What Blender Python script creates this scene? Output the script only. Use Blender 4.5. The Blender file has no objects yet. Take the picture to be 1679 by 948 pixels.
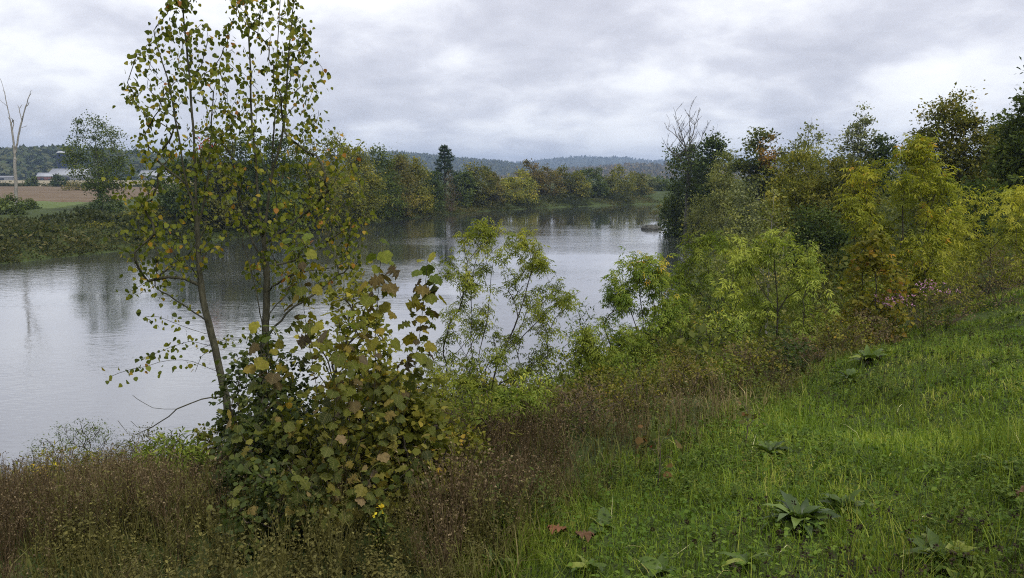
import bpy, math, random
import numpy as np
from mathutils import Vector, Matrix, noise as mnoise

# ------------------------------------------------------------------ camera, sky, light
sc = bpy.context.scene
COL = sc.collection
R = math.radians
F = 1306.0                      # focal length in photograph pixels (28 mm equivalent)
CX, CY = 839.5, 474.0
PITCH = math.atan((474 - 292) / F)
EYE = np.array([0.0, 0.0, 9.0])  # water level is z = 0

cam = bpy.data.cameras.new('camera')
cam.sensor_width = 36.0
cam.lens = 36.0 * F / 1679.0
cam.clip_start = 0.05
cam.clip_end = 30000
camo = bpy.data.objects.new('camera', cam)
COL.objects.link(camo)
camo.location = EYE
camo.rotation_euler = (math.pi / 2 - PITCH, 0, 0)
sc.camera = camo

SUN_EL, SUN_AZ = R(50), R(140)   # azimuth measured from +Y towards +X
world = bpy.data.worlds.new('World')
sc.world = world
world.use_nodes = True
wt = world.node_tree
wt.nodes.clear()


def N(tree, typ, **kw):
    n = tree.nodes.new(typ)
    for k, v in kw.items():
        if k in n.inputs and not hasattr(n, k):
            n.inputs[k].default_value = v
        else:
            setattr(n, k, v)
    return n


def math_node(tree, op, a, b=None, c=None):
    n = tree.nodes.new('ShaderNodeMath')
    n.operation = op
    for i, v in enumerate((a, b, c)):
        if v is None:
            continue
        if isinstance(v, (int, float)):
            n.inputs[i].default_value = v
        else:
            tree.links.new(v, n.inputs[i])
    return n.outputs[0]


def ramp(tree, fac, stops, interp='LINEAR'):
    n = tree.nodes.new('ShaderNodeValToRGB')
    cr = n.color_ramp
    cr.interpolation = interp
    while len(cr.elements) < len(stops):
        cr.elements.new(0.5)
    for e, (p, c) in zip(cr.elements, stops):
        e.position = p
        e.color = (*c, 1) if len(c) == 3 else c
    tree.links.new(fac, n.inputs[0])
    return n.outputs[0]


def mixrgb(tree, fac, a, b, blend='MIX'):
    n = tree.nodes.new('ShaderNodeMix')
    n.data_type = 'RGBA'
    n.blend_type = blend
    for sock, v in ((n.inputs['Factor'], fac), (n.inputs[6], a), (n.inputs[7], b)):
        if isinstance(v, (int, float)):
            sock.default_value = v
        elif isinstance(v, tuple):
            sock.default_value = (*v, 1)
        else:
            tree.links.new(v, sock)
    return n.outputs[2]


def noise_tex(tree, vec, scale, detail=4, rough=.5, dist=0.0):
    n = tree.nodes.new('ShaderNodeTexNoise')
    n.inputs['Scale'].default_value = scale
    n.inputs['Detail'].default_value = detail
    n.inputs['Roughness'].default_value = rough
    n.inputs['Distortion'].default_value = dist
    if vec is not None:
        tree.links.new(vec, n.inputs['Vector'])
    return n.outputs[0]


def build_world():
    t = wt
    sky = t.nodes.new('ShaderNodeTexSky')
    sky.sky_type = 'NISHITA'
    sky.sun_disc = False
    sky.sun_elevation = SUN_EL
    sky.sun_rotation = SUN_AZ
    tc = t.nodes.new('ShaderNodeTexCoord')
    sep = t.nodes.new('ShaderNodeSeparateXYZ')
    t.links.new(tc.outputs['Generated'], sep.inputs[0])
    # cloud deck: view direction projected on a level layer
    zz = math_node(t, 'ADD', math_node(t, 'MAXIMUM', sep.outputs[2], 0.0), 0.34)
    u = math_node(t, 'DIVIDE', sep.outputs[0], zz)
    v = math_node(t, 'DIVIDE', sep.outputs[1], zz)
    cmb = t.nodes.new('ShaderNodeCombineXYZ')
    t.links.new(u, cmb.inputs[0])
    t.links.new(v, cmb.inputs[1])
    cmb.inputs[2].default_value = 3.7
    mp = t.nodes.new('ShaderNodeMapping')
    mp.inputs['Location'].default_value = (2.35, 6.1, 0)
    t.links.new(cmb.outputs[0], mp.inputs[0])
    big = noise_tex(t, mp.outputs[0], 1.7, 7, .50, .15)
    fine = noise_tex(t, mp.outputs[0], 5.0, 6, .55, .25)
    f = math_node(t, 'ADD', math_node(t, 'MULTIPLY', big, 0.66), math_node(t, 'MULTIPLY', fine, 0.34))
    cl = ramp(t, f, [(0.37, (0.47, 0.47, 0.525)), (0.46, (0.59, 0.59, 0.645)), (0.51, (0.71, 0.71, 0.755)),
                     (0.57, (0.85, 0.85, 0.875)), (0.66, (0.94, 0.94, 0.955))])
    k = t.nodes.new('ShaderNodeVectorMath')
    k.operation = 'SCALE'
    t.links.new(cl, k.inputs[0])
    k.inputs['Scale'].default_value = 7.7
    col = mixrgb(t, 0.94, sky.outputs[0], k.outputs[0])
    bg = t.nodes.new('ShaderNodeBackground')
    bg.inputs['Strength'].default_value = 0.1
    t.links.new(col, bg.inputs[0])
    out = t.nodes.new('ShaderNodeOutputWorld')
    t.links.new(bg.outputs[0], out.inputs[0])


build_world()
sun = bpy.data.lights.new('sun', 'SUN')
sun.energy = 1.5
sun.angle = R(11)
sun.color = (1, .97, .92)
suno = bpy.data.objects.new('sun', sun)
COL.objects.link(suno)
sd = Vector((math.sin(SUN_AZ) * math.cos(SUN_EL), math.cos(SUN_AZ) * math.cos(SUN_EL), math.sin(SUN_EL)))
suno.rotation_euler = sd.to_track_quat('Z', 'Y').to_euler()
suno.location = (0, 0, 60)

vs = sc.view_settings
vs.view_transform = 'Standard'
vs.look = 'None'
vs.exposure = 0.85
vs.gamma = 1.0
vs.use_curve_mapping = False
cy = sc.cycles
cy.max_bounces = 6
cy.diffuse_bounces = 3
cy.glossy_bounces = 2
cy.transmission_bounces = 3
cy.transparent_max_bounces = 6
cy.volume_bounces = 0
cy.use_denoising = False
cy.filter_width = 1.1
cy.sample_clamp_indirect = 4.0
cy.caustics_reflective = False
cy.caustics_refractive = False

# ------------------------------------------------------------------ small maths
def rng_of(seed):
    return np.random.default_rng(seed)


def unit(v):
    return v / np.maximum(np.linalg.norm(v, axis=-1, keepdims=True), 1e-9)


def smooth(a, b, x):
    t = np.clip((x - a) / (b - a), 0, 1)
    return t * t * (3 - 2 * t)


def hash2(ix, iy, seed):
    h = (ix * 374761393 + iy * 668265263 + seed * 1442695041) & 0xFFFFFFFF
    h = ((h ^ (h >> 13)) * 1274126177) & 0xFFFFFFFF
    return ((h ^ (h >> 16)) & 0xFFFF) / 65535.0


def vnoise(x, y, seed=0):
    x = np.asarray(x, float)
    y = np.asarray(y, float)
    ix = np.floor(x).astype(np.int64)
    iy = np.floor(y).astype(np.int64)
    fx, fy = x - ix, y - iy
    fx = fx * fx * (3 - 2 * fx)
    fy = fy * fy * (3 - 2 * fy)
    a = hash2(ix, iy, seed) * (1 - fx) + hash2(ix + 1, iy, seed) * fx
    b = hash2(ix, iy + 1, seed) * (1 - fx) + hash2(ix + 1, iy + 1, seed) * fx
    return a * (1 - fy) + b * fy


def at(px, py, depth):
    """World point seen in the direction of a photograph pixel at a forward distance (metres)."""
    c, s = math.cos(PITCH), math.sin(PITCH)
    a, b = (px - CX) / F, -(py - CY) / F
    d = np.array([a, c + s * b, -s + c * b])
    return EYE + d * (depth / d[1])


def polydist(poly, x, y):
    """Signed distance to a polyline, positive on its right side."""
    x = np.asarray(x, float)
    y = np.asarray(y, float)
    best = np.full(x.shape, 1e18)
    sgn = np.ones(x.shape)
    for (ax, ay), (bx, by) in zip(poly[:-1], poly[1:]):
        dx, dy = bx - ax, by - ay
        t = np.clip(((x - ax) * dx + (y - ay) * dy) / (dx * dx + dy * dy), 0, 1)
        qx, qy = x - ax - t * dx, y - ay - t * dy
        d2 = qx * qx + qy * qy
        cr = dx * (y - ay) - dy * (x - ax)
        m = d2 < best - 1e-9
        best = np.where(m, d2, best)
        sgn = np.where(m, np.where(cr < 0, 1.0, -1.0), sgn)
    return np.sqrt(best) * sgn


NEAR_BANK = [(-400, -140), (-120, -20), (-60, 8), (-30, 18.5), (-15, 22.5), (-10, 24), (-4, 27.5), (1, 31), (7, 42), (13, 60),
             (20, 85), (25, 104), (28, 128), (31, 150), (35, 186), (42, 212), (62, 240), (110, 262), (400, 300), (6000, 420)]
FAR_BANK = [(-420, 0), (-150, 62), (-75, 78), (-54, 84), (-51.5, 92), (-48.5, 100), (-44, 114), (-36, 140), (-29, 161), (-20, 190),
            (-7, 220), (11, 245), (30, 264), (52, 281), (95, 298), (400, 335), (6000, 450)]
PN = np.array([(-80, -2.6), (-12, -1.9), (-3, -.9), (0, .04), (2, .6), (6, 1.9), (10, 3.3), (14, 4.8), (17, 5.6), (19, 6.1), (21, 6.42),
               (25, 6.93), (28, 7.25), (40, 7.9), (60, 8.2), (150, 8.6), (9000, 8.6)])
PF = np.array([(-80, -2.6), (-12, -1.9), (-3, -.8), (0, .04), (1.2, .45), (4, 1.3), (9, 2.5), (14, 3.0), (40, 3.2), (200, 3.4), (9000, 3.4)])


def ground_z(x, y):
    x = np.asarray(x, float)
    y = np.asarray(y, float)
    sn = polydist(NEAR_BANK, x, y)
    sf = -polydist(FAR_BANK, x, y)
    zn = np.interp(sn, PN[:, 0], PN[:, 1])
    zf = np.interp(sf, PF[:, 0], PF[:, 1])
    d = np.hypot(x, y)
    zf = zf + 3.2 * smooth(210, 700, d) * (sf > 0)
    z = np.maximum(zn, zf)
    amp = .22 * smooth(.5, 4, z) * smooth(2, 9, d) + .05
    z = z + amp * (vnoise(x * .45, y * .45, 3) - .5) * 2 * smooth(0, .5, z) + .05 * (vnoise(x * 2.1, y * 2.1, 5) - .5) * smooth(0, .5, z)
    return z


def gz(x, y):
    return float(ground_z(np.array([x]), np.array([y]))[0])


def cast(px, py, d0=2.0, d1=60.0):
    """Where the sight line of a photograph pixel meets the ground."""
    ds = np.linspace(d0, d1, 900)
    p = np.array([at(px, py, 1.0) - EYE])[0]
    pts = EYE + ds[:, None] * p
    g = ground_z(pts[:, 0], pts[:, 1])
    k = np.argmax(pts[:, 2] <= g)
    if pts[k, 2] > g[k]:
        k = len(ds) - 1
    return np.array([pts[k, 0], pts[k, 1], g[k]])


# ------------------------------------------------------------------ materials
def new_mat(name):
    m = bpy.data.materials.new(name)
    m.use_nodes = True
    t = m.node_tree
    t.nodes.clear()
    out = t.nodes.new('ShaderNodeOutputMaterial')
    return m, t, out


def leaf_mat(name, stops, wa=1.0, wo=0.0, transl=.34, rough=.6, gloss=.12, spot=None, veins=False):
    """Leaf tissue: colour picked per leaf (attribute rnd) or per object, light passing through, a dull sheen."""
    m, t, out = new_mat(name)
    a = t.nodes.new('ShaderNodeAttribute')
    a.attribute_name = 'rnd'
    oi = t.nodes.new('ShaderNodeObjectInfo')
    f = math_node(t, 'ADD', math_node(t, 'MULTIPLY', a.outputs['Fac'], wa), math_node(t, 'MULTIPLY', oi.outputs['Random'], wo))
    stops = [(q, tuple(min(.85, v * w * (.72 + .62 * q)) for v, w in zip(c, (1.3, 1.3, .95)))) for q, c in stops]
    col = ramp(t, f, stops)
    if spot:
        tc = t.nodes.new('ShaderNodeTexCoord')
        nz = noise_tex(t, tc.outputs['Object'], spot[0], 3, .6)
        msk = ramp(t, nz, [(.55, (0, 0, 0)), (.68, (1, 1, 1))])
        col = mixrgb(t, msk, col, spot[1])
    if veins:                    # pale midrib and side veins of a broad leaf, with blotches
        tc = t.nodes.new('ShaderNodeTexCoord')
        sx = t.nodes.new('ShaderNodeSeparateXYZ')
        t.links.new(tc.outputs['Object'], sx.inputs[0])
        ax = math_node(t, 'ABSOLUTE', sx.outputs[0])
        rib = math_node(t, 'LESS_THAN', ax, .014)
        ph = math_node(t, 'SINE', math_node(t, 'MULTIPLY', math_node(t, 'SUBTRACT', sx.outputs[1], math_node(t, 'MULTIPLY', ax, .8)), 34.0))
        side = math_node(t, 'GREATER_THAN', ph, .93)
        vn = math_node(t, 'MULTIPLY', math_node(t, 'MAXIMUM', rib, side), .45)
        blot = ramp(t, noise_tex(t, tc.outputs['Object'], 3.2, 4, .65), [(.3, (.55, .55, .55)), (.7, (1.3, 1.25, 1.2))])
        col = mixrgb(t, 1.0, col, blot, 'MULTIPLY')
        col = mixrgb(t, vn, col, (.26, .22, .09))
    p = t.nodes.new('ShaderNodeBsdfPrincipled')
    t.links.new(col, p.inputs['Base Color'])
    p.inputs['Roughness'].default_value = rough
    p.inputs['Specular IOR Level'].default_value = gloss
    tr = t.nodes.new('ShaderNodeBsdfTranslucent')
    hs = mixrgb(t, 1.0, col, (1.25, 1.3, .65), 'MULTIPLY')
    t.links.new(hs, tr.inputs[0])
    mx = t.nodes.new('ShaderNodeMixShader')
    mx.inputs[0].default_value = transl
    t.links.new(p.outputs[0], mx.inputs[1])
    t.links.new(tr.outputs[0], mx.inputs[2])
    t.links.new(mx.outputs[0], out.inputs[0])
    return m


def bark_mat(name, c1, c2, scale=9.0, bump=.4):
    m, t, out = new_mat(name)
    tc = t.nodes.new('ShaderNodeTexCoord')
    mp = t.nodes.new('ShaderNodeMapping')
    mp.inputs['Scale'].default_value = (1, 1, .35)
    t.links.new(tc.outputs['Object'], mp.inputs[0])
    nz = noise_tex(t, mp.outputs[0], scale, 6, .65)
    col = ramp(t, nz, [(.32, c1), (.68, c2)])
    p = t.nodes.new('ShaderNodeBsdfPrincipled')
    t.links.new(col, p.inputs['Base Color'])
    p.inputs['Roughness'].default_value = .85
    p.inputs['Specular IOR Level'].default_value = .2
    b = t.nodes.new('ShaderNodeBump')
    b.inputs['Strength'].default_value = bump
    b.inputs['Distance'].default_value = .03
    t.links.new(nz, b.inputs['Height'])
    t.links.new(b.outputs[0], p.inputs['Normal'])
    t.links.new(p.outputs[0], out.inputs[0])
    return m


def patch_mat(name, stops, scales=(.08, .9), rough=.95, bump=0.0, stretch=(1, 1, 1), bdist=.1):
    m, t, out = new_mat(name)
    tc = t.nodes.new('ShaderNodeTexCoord')
    mp = t.nodes.new('ShaderNodeMapping')
    mp.inputs['Scale'].default_value = stretch
    t.links.new(tc.outputs['Object'], mp.inputs[0])
    n1 = noise_tex(t, mp.outputs[0], scales[0], 6, .6)
    n2 = noise_tex(t, mp.outputs[0], scales[1], 6, .65)
    f = math_node(t, 'ADD', math_node(t, 'MULTIPLY', n1, .5), math_node(t, 'MULTIPLY', n2, .5))
    col = ramp(t, f, stops)
    p = t.nodes.new('ShaderNodeBsdfPrincipled')
    t.links.new(col, p.inputs['Base Color'])
    p.inputs['Roughness'].default_value = rough
    p.inputs['Specular IOR Level'].default_value = .15
    if bump:
        b = t.nodes.new('ShaderNodeBump')
        b.inputs['Strength'].default_value = bump
        b.inputs['Distance'].default_value = bdist
        t.links.new(n2, b.inputs['Height'])
        t.links.new(b.outputs[0], p.inputs['Normal'])
    t.links.new(p.outputs[0], out.inputs[0])
    return m


def plain_mat(name, c, rough=.6, var=.15, scale=1.5):
    d = tuple(x * (1 - var) for x in c)
    e = tuple(min(1, x * (1 + var)) for x in c)
    return patch_mat(name, [(.35, d), (.65, e)], (scale, scale * 6), rough)


def water_mat():
    m, t, out = new_mat('river_water')
    tc = t.nodes.new('ShaderNodeTexCoord')

    def waves(sx, sy, rot, scale, detail, rough=.55):
        mp = t.nodes.new('ShaderNodeMapping')
        mp.inputs['Scale'].default_value = (sx, sy, 1)
        mp.inputs['Rotation'].default_value = (0, 0, rot)
        t.links.new(tc.outputs['Object'], mp.inputs[0])
        return noise_tex(t, mp.outputs[0], scale, detail, rough)
    rip = waves(.55, 1.25, R(12), 3.4, 3)
    rip2 = waves(.7, 1.1, R(-20), 1.1, 2)
    # wind patches: calm lanes between ruffled water
    lane = waves(.35, 1.0, R(8), .035, 3)
    calm = ramp(t, lane, [(.42, (.10, .10, .10)), (.58, (.8, .8, .8))])
    h = math_node(t, 'ADD', rip, math_node(t, 'MULTIPLY', rip2, 1.4))
    sp = t.nodes.new('ShaderNodeSeparateXYZ')
    t.links.new(tc.outputs['Object'], sp.inputs[0])
    shel = t.nodes.new('ShaderNodeMapRange')          # sheltered water in the lee of the far trees
    shel.inputs[1].default_value, shel.inputs[2].default_value = 118, 165
    shel.inputs[3].default_value, shel.inputs[4].default_value = 1.0, .22
    t.links.new(sp.outputs[1], shel.inputs[0])
    hh = math_node(t, 'MULTIPLY', math_node(t, 'MULTIPLY', h, calm), shel.outputs[0])
    b = t.nodes.new('ShaderNodeBump')
    b.inputs['Strength'].default_value = 1.0
    b.inputs['Distance'].default_value = .026
    t.links.new(hh, b.inputs['Height'])
    body = t.nodes.new('ShaderNodeBsdfDiffuse')          # silty water below the surface
    body.inputs[0].default_value = (.05, .056, .05, 1)
    gl = t.nodes.new('ShaderNodeBsdfGlossy')
    gl.inputs['Color'].default_value = (.965, .965, .985, 1)
    gl.inputs['Roughness'].default_value = .045
    fr = t.nodes.new('ShaderNodeFresnel')
    fr.inputs['IOR'].default_value = 1.36
    t.links.new(b.outputs[0], gl.inputs['Normal'])
    t.links.new(b.outputs[0], fr.inputs['Normal'])
    fac = math_node(t, 'MINIMUM', math_node(t, 'ADD', math_node(t, 'MULTIPLY', fr.outputs[0], .75), .32), 1.0)
    mx = t.nodes.new('ShaderNodeMixShader')
    t.links.new(fac, mx.inputs[0])
    t.links.new(body.outputs[0], mx.inputs[1])
    t.links.new(gl.outputs[0], mx.inputs[2])
    t.links.new(mx.outputs[0], out.inputs[0])
    return m


# ------------------------------------------------------------------ mesh plumbing
def mesh_np(name, verts, tris=None, mat=None, rnd=None, quads=None, smooth_shade=False):
    me = bpy.data.meshes.new(name)
    verts = np.ascontiguousarray(verts, dtype=np.float32)
    me.vertices.add(len(verts))
    me.vertices.foreach_set('co', verts.ravel())
    loops, starts, n = [], [], 0
    if tris is not None and len(tris):
        tris = np.asarray(tris, dtype=np.int32)
        loops.append(tris.ravel())
        starts.append(np.arange(len(tris), dtype=np.int32) * 3)
        n = len(tris) * 3
    if quads is not None and len(quads):
        quads = np.asarray(quads, dtype=np.int32)
        loops.append(quads.ravel())
        starts.append(np.arange(len(quads), dtype=np.int32) * 4 + n)
    lp = np.concatenate(loops)
    st = np.concatenate(starts)
    me.loops.add(len(lp))
    me.loops.foreach_set('vertex_index', lp)
    me.polygons.add(len(st))
    me.polygons.foreach_set('loop_start', st)
    if smooth_shade:
        me.polygons.foreach_set('use_smooth', np.ones(len(st), dtype=bool))
    if rnd is not None:
        a = me.attributes.new('rnd', 'FLOAT', 'POINT')
        a.data.foreach_set('value', np.ascontiguousarray(rnd, dtype=np.float32))
    if mat is not None:
        me.materials.append(mat)
    me.update(calc_edges=True)
    return me


def link(name, data, parent=None, loc=None):
    o = bpy.data.objects.new(name, data)
    COL.objects.link(o)
    if parent is not None:
        o.parent = parent
    if loc is not None:
        o.location = loc
    return o


def tag(o, label=None, cat=None, group=None, kind=None):
    if label:
        o['label'] = label
    if cat:
        o['category'] = cat
    if group:
        o['group'] = group
    if kind:
        o['kind'] = kind
    return o


def thing(name, loc, label, cat, group=None):
    o = link(name, None, None, loc)
    o.empty_display_size = .2
    return tag(o, label, cat, group)


# leaf templates: stem at the origin, tip towards +Y, upper face +Z ---------------------------------
def mirror(right, mid, tri_r):
    """mid: midrib points, right: right edge points; tri_r: triangles over ('m',i)/('r',i)."""
    V = list(mid) + list(right) + [(-x, y, z) for x, y, z in right]
    nm, nr = len(mid), len(right)
    T = []
    for t in tri_r:
        T.append([i if k == 'm' else nm + i for k, i in t])
        T.append([i if k == 'm' else nm + nr + i for k, i in t][::-1])
    return np.array(V, float), np.array(T, int)


m_, r_ = lambda i: ('m', i), lambda i: ('r', i)
T_DIAMOND = mirror([(.33, .45, .07)], [(0, 0, 0), (0, 1, 0)], [(m_(0), r_(0), m_(1))])
T_OVATE = mirror([(.26, .0, .03), (.47, .28, .07), (.31, .66, .03)], [(0, 0, 0), (0, .5, -.03), (0, 1, -.10)],
                 [(m_(0), r_(0), r_(1)), (m_(0), r_(1), m_(1)), (m_(1), r_(1), r_(2)), (m_(1), r_(2), m_(2))])
T_OVATE = (np.vstack([T_OVATE[0], [(-.012, 0, 0), (.012, 0, 0), (0, -.5, .02)]]),
           np.vstack([T_OVATE[1], [[9, 10, 11]]]))
T_OVAL = mirror([(.40, .22, .06), (.34, .62, .03)], [(0, 0, 0), (0, 1, -.08)], [(m_(0), r_(0), r_(1)), (m_(0), r_(1), m_(1))])
T_LANCE = mirror([(.15, .4, .04)], [(0, 0, 0), (0, 1, -.06)], [(m_(0), r_(0), m_(1))])


def compound(n_pairs=2, ll=.46):
    V, T = [], []
    base = T_LANCE

    def put(p, ang, s, droop):
        c, s_ = math.cos(ang), math.sin(ang)
        v = base[0] * s
        x = v[:, 0] * c + v[:, 1] * s_
        y = -v[:, 0] * s_ + v[:, 1] * c
        z = v[:, 2] - droop * (v[:, 1] / s) ** 2 * s
        k = sum(len(q) for q in V)
        V.append(np.stack([x + p[0], y + p[1], z + p[2]], 1))
        T.append(base[1] + k)
    for i in range(n_pairs):
        yy = .22 + .36 * i / max(1, n_pairs - 1) if n_pairs > 1 else .4
        put((0, yy, 0), R(58), ll, .35)
        put((0, yy, 0), R(-58), ll, .35)
    put((0, .62, -.02), 0, ll * 1.05, .3)
    k = sum(len(q) for q in V)
    V.append(np.array([(-.012, 0, 0), (.012, 0, 0), (0, .66, 0)]))
    T.append(np.array([[0, 1, 2]]) + k)
    return np.vstack(V), np.vstack(T)


T_COMP5 = compound(2)
T_COMP3 = compound(1, .55)


def lobed(curl=.25, fold=.1):
    right = [(.24, -.09), (.44, -.02), (.50, .12), (.62, .22), (.66, .46), (.53, .50), (.46, .58), (.40, .76), (.20, .84)]
    out = [(0, 0)] + right + [(0, 1.02)] + [(-x, y) for x, y in right[::-1]]
    V = [(0, .33, .03)] + [(x, y, -curl * (x * x + .5 * max(0, y - .4) ** 2) + fold * abs(x) * (1 if i % 2 else .4)) for i, (x, y) in enumerate(out)]
    n = len(out)
    T = [(0, 1 + i, 1 + (i + 1) % n) for i in range(n)]
    V += [(-.012, 0, 0), (.012, 0, 0), (0, -.55, .04)]
    T += [(n + 1, n + 2, n + 3)]
    return np.array(V, float), np.array(T, int)[:, ::-1]


T_LOBED = lobed(.5, .22)
T_LOBED_CURL = lobed(1.9, 1.2)


def strap(width=.17, arch=.5, wav=.03, rows=7, seed=0):
    g = rng_of(seed)
    V, T = [], []
    for i in range(rows + 1):
        t = i / rows
        w = width * (math.sin(math.pi * min(1, (.06 + t * .94)) ** .75) * .95 + .07 * (1 - t)) if t < 1 else 0.002
        ang = R(68) - arch * 1.9 * t
        if i == 0:
            y = z = 0
        else:
            y += math.cos(ang) / rows
            z += math.sin(ang) / rows
        ww = wav * (g.random(2) - .5) * 2
        V += [(-w, y, z + .35 * w + ww[0]), (0, y, z), (w, y, z + .35 * w + ww[1])]
    for i in range(rows):
        a = i * 3
        for c in (0, 1):
            T += [(a + c, a + c + 1, a + c + 4), (a + c, a + c + 4, a + c + 3)]
    return np.array(V, float), np.array(T, int)


def place(tmpl, pos, ydir, nrm, size, rnd):
    """Copies of a leaf template as one vertex/triangle block."""
    V, T = tmpl
    y = unit(ydir)
    x = unit(np.cross(y, nrm))
    n = np.cross(x, y)
    s = np.asarray(size)[:, None, None]
    W = pos[:, None, :] + s * (V[None, :, 0:1] * x[:, None, :] + V[None, :, 1:2] * y[:, None, :] + V[None, :, 2:3] * n[:, None, :])
    k = len(pos)
    tri = (T[None] + (np.arange(k) * len(V))[:, None, None]).reshape(-1, 3)
    return W.reshape(-1, 3), tri, np.repeat(rnd, len(V))


def merge(blocks):
    V, T, C, k = [], [], [], 0
    for v, t, c in blocks:
        V.append(v)
        T.append(t + k)
        C.append(c)
        k += len(v)
    return np.vstack(V), np.vstack(T), np.concatenate(C)


# ------------------------------------------------------------------ branching skeletons
class Skeleton:
    def __init__(self, cap=9000):
        self.p = np.zeros((cap, 3))
        self.par = np.full(cap, -1, int)
        self.n = 0
        self.tips = []
        self.w = np.zeros(cap)

    def add(self, p, par):
        k = self.n
        self.p[k] = p
        self.par[k] = par
        self.n += 1
        return k

    def path(self, pts, parent=-1, step=.4, wob=0.0, g=None):
        pts = [np.array(q, float) for q in pts]
        if parent >= 0:
            pts = [self.p[parent].copy()] + pts
            last = parent
        else:
            last = self.add(pts[0], -1)
        ids = [last]
        m = len(pts)
        for i in range(m - 1):
            p0, p1, p2, p3 = pts[max(0, i - 1)], pts[i], pts[i + 1], pts[min(m - 1, i + 2)]
            k = max(1, int(round(np.linalg.norm(p2 - p1) / step)))
            for j in range(1, k + 1):
                t = j / k
                q = .5 * ((2 * p1) + (p2 - p0) * t + (2 * p0 - 5 * p1 + 4 * p2 - p3) * t * t + (3 * p1 - p0 - 3 * p2 + p3) * t ** 3)
                if wob and g is not None:
                    q = q + g.normal(0, wob, 3)
                last = self.add(q, last)
                ids.append(last)
        return ids

    def nearest(self, a, rise=.6):
        P = self.p[:self.n]
        d = P - a
        hor = np.hypot(d[:, 0], d[:, 1])
        cost = np.linalg.norm(d, axis=1) + 2.2 * np.maximum(0, P[:, 2] - a[2] + rise * hor)
        return int(np.argmin(cost))

    def grow_to(self, a, step, wob, g, rise=.6, sag=.08):
        i = self.nearest(a, rise)
        p = self.p[i].copy()
        L = np.linalg.norm(a - p)
        if L < 1e-3:
            self.tips.append(i)
            return i
        k = max(2, int(math.ceil(L / step)))
        d = (self.p[i] - self.p[self.par[i]]) if self.par[i] >= 0 else np.array([0, 0, 1.0])
        ctrl = p + unit(d) * L * .25 + (a - p) * .3 + np.array([0, 0, sag * L])
        last = i
        for j in range(1, k + 1):
            t = j / k
            q = (1 - t) ** 2 * p + 2 * t * (1 - t) * ctrl + t * t * a + (g.normal(0, wob * L / k, 3) if j < k else 0)
            last = self.add(q, last)
        self.tips.append(last)
        return last

    def tubes(self, r_base, r_tip, sides=6, power=.5, flare=0.0):
        n = self.n
        P, par = self.p[:n], self.par[:n]
        w = np.zeros(n)
        haschild = np.zeros(n, bool)
        haschild[par[par >= 0]] = True
        w[~haschild] = 1
        for i in range(n - 1, 0, -1):
            if par[i] >= 0:
                w[par[i]] += w[i]
        wr = max(w[0], 2)
        r = r_tip + (r_base - r_tip) * ((w - 1) / (wr - 1)) ** power
        # taper along unbranched runs
        depth = np.zeros(n)
        for i in range(n):
            if par[i] >= 0:
                depth[i] = depth[par[i]] + np.linalg.norm(P[i] - P[par[i]])
        r *= 1.0 - .25 * depth / max(depth.max(), 1e-6)
        if flare:
            r *= 1 + flare * np.exp(-depth / (r_base * 3))
        e = np.where(par >= 0)[0]
        a = par[e]
        d = unit(P[e] - P[a])
        best = np.full(n, -1)
        bw = np.zeros(n)
        for i in e:
            if w[i] > bw[par[i]]:
                bw[par[i]] = w[i]
                best[par[i]] = i
        nd = np.tile(np.array([0, 0, 1.0]), (n, 1))
        nd[e] = d
        main = best[a] == e
        dA = np.where(main[:, None], nd[a], d)
        rA = np.where(main, r[a], np.minimum(r[e] * 1.15, r[a]))
        ref = np.array([.31, .93, .17])
        ang = np.arange(sides) / sides * 2 * math.pi

        def ring(c, dd, rr):
            u = unit(np.cross(dd, ref))
            v = np.cross(dd, u)
            return c[:, None, :] + rr[:, None, None] * (np.cos(ang)[None, :, None] * u[:, None, :] + np.sin(ang)[None, :, None] * v[:, None, :])
        A = ring(P[a], dA, rA)
        B = ring(P[e], d, r[e])
        V = np.concatenate([A, B], 1).reshape(-1, 3)
        k = np.arange(sides)
        q = np.stack([k, (k + 1) % sides, sides + (k + 1) % sides, sides + k], 1)
        Q = (q[None] + (np.arange(len(e)) * 2 * sides)[:, None, None]).reshape(-1, 4)
        return V, Q


SHAPES = {
    'round': lambda t: np.sqrt(np.maximum(0.02, 1 - (1.9 * t - .9) ** 2)),
    'ovoid': lambda t: np.maximum(.06, np.sin(np.pi * np.clip(t * .93 + .05, 0, 1) ** .72)),
    'vase': lambda t: np.maximum(.06, np.sin(np.pi * np.clip(t * .92 + .04, 0, 1) ** 1.25)),
    'cone': lambda t: np.maximum(.04, (1 - t) ** .75 * np.minimum(1, .45 + t * 3)),
    'bush': lambda t: np.sqrt(np.maximum(.03, 1 - t ** 2.2)),
    'full': lambda t: np.sqrt(np.maximum(.04, 1 - t ** 2.4)) * (.82 + .18 * np.minimum(1, t * 4)),
    'column': lambda t: np.maximum(.08, np.sqrt(np.maximum(0, 1 - (2 * t - 1) ** 4))),
}


def crown_points(g, n, H, W, cb, shape, lobes=.35):
    t = g.random(n * 4)
    pr = SHAPES[shape](t)
    keep = g.random(n * 4) < (pr / pr.max()) ** 1.2 + .06
    t, pr = t[keep][:n], pr[keep][:n]
    a = g.random(len(t)) * 2 * math.pi
    ph = g.random(6) * 6.28
    lob = 1 - lobes * .5 + lobes * .5 * (np.sin(2 * a + ph[0] + 5 * t) + .7 * np.sin(3 * a + ph[1] - 7 * t) + .5 * np.sin(5 * a + ph[2] + 11 * t))
    rr = W / 2 * pr * g.random(len(t)) ** .42 * lob
    z = H * (cb + (1 - cb) * t)
    z = z * (1 + .05 * np.sin(3 * a + ph[3]))
    return np.stack([np.cos(a) * rr, np.sin(a) * rr, z], 1)


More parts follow.
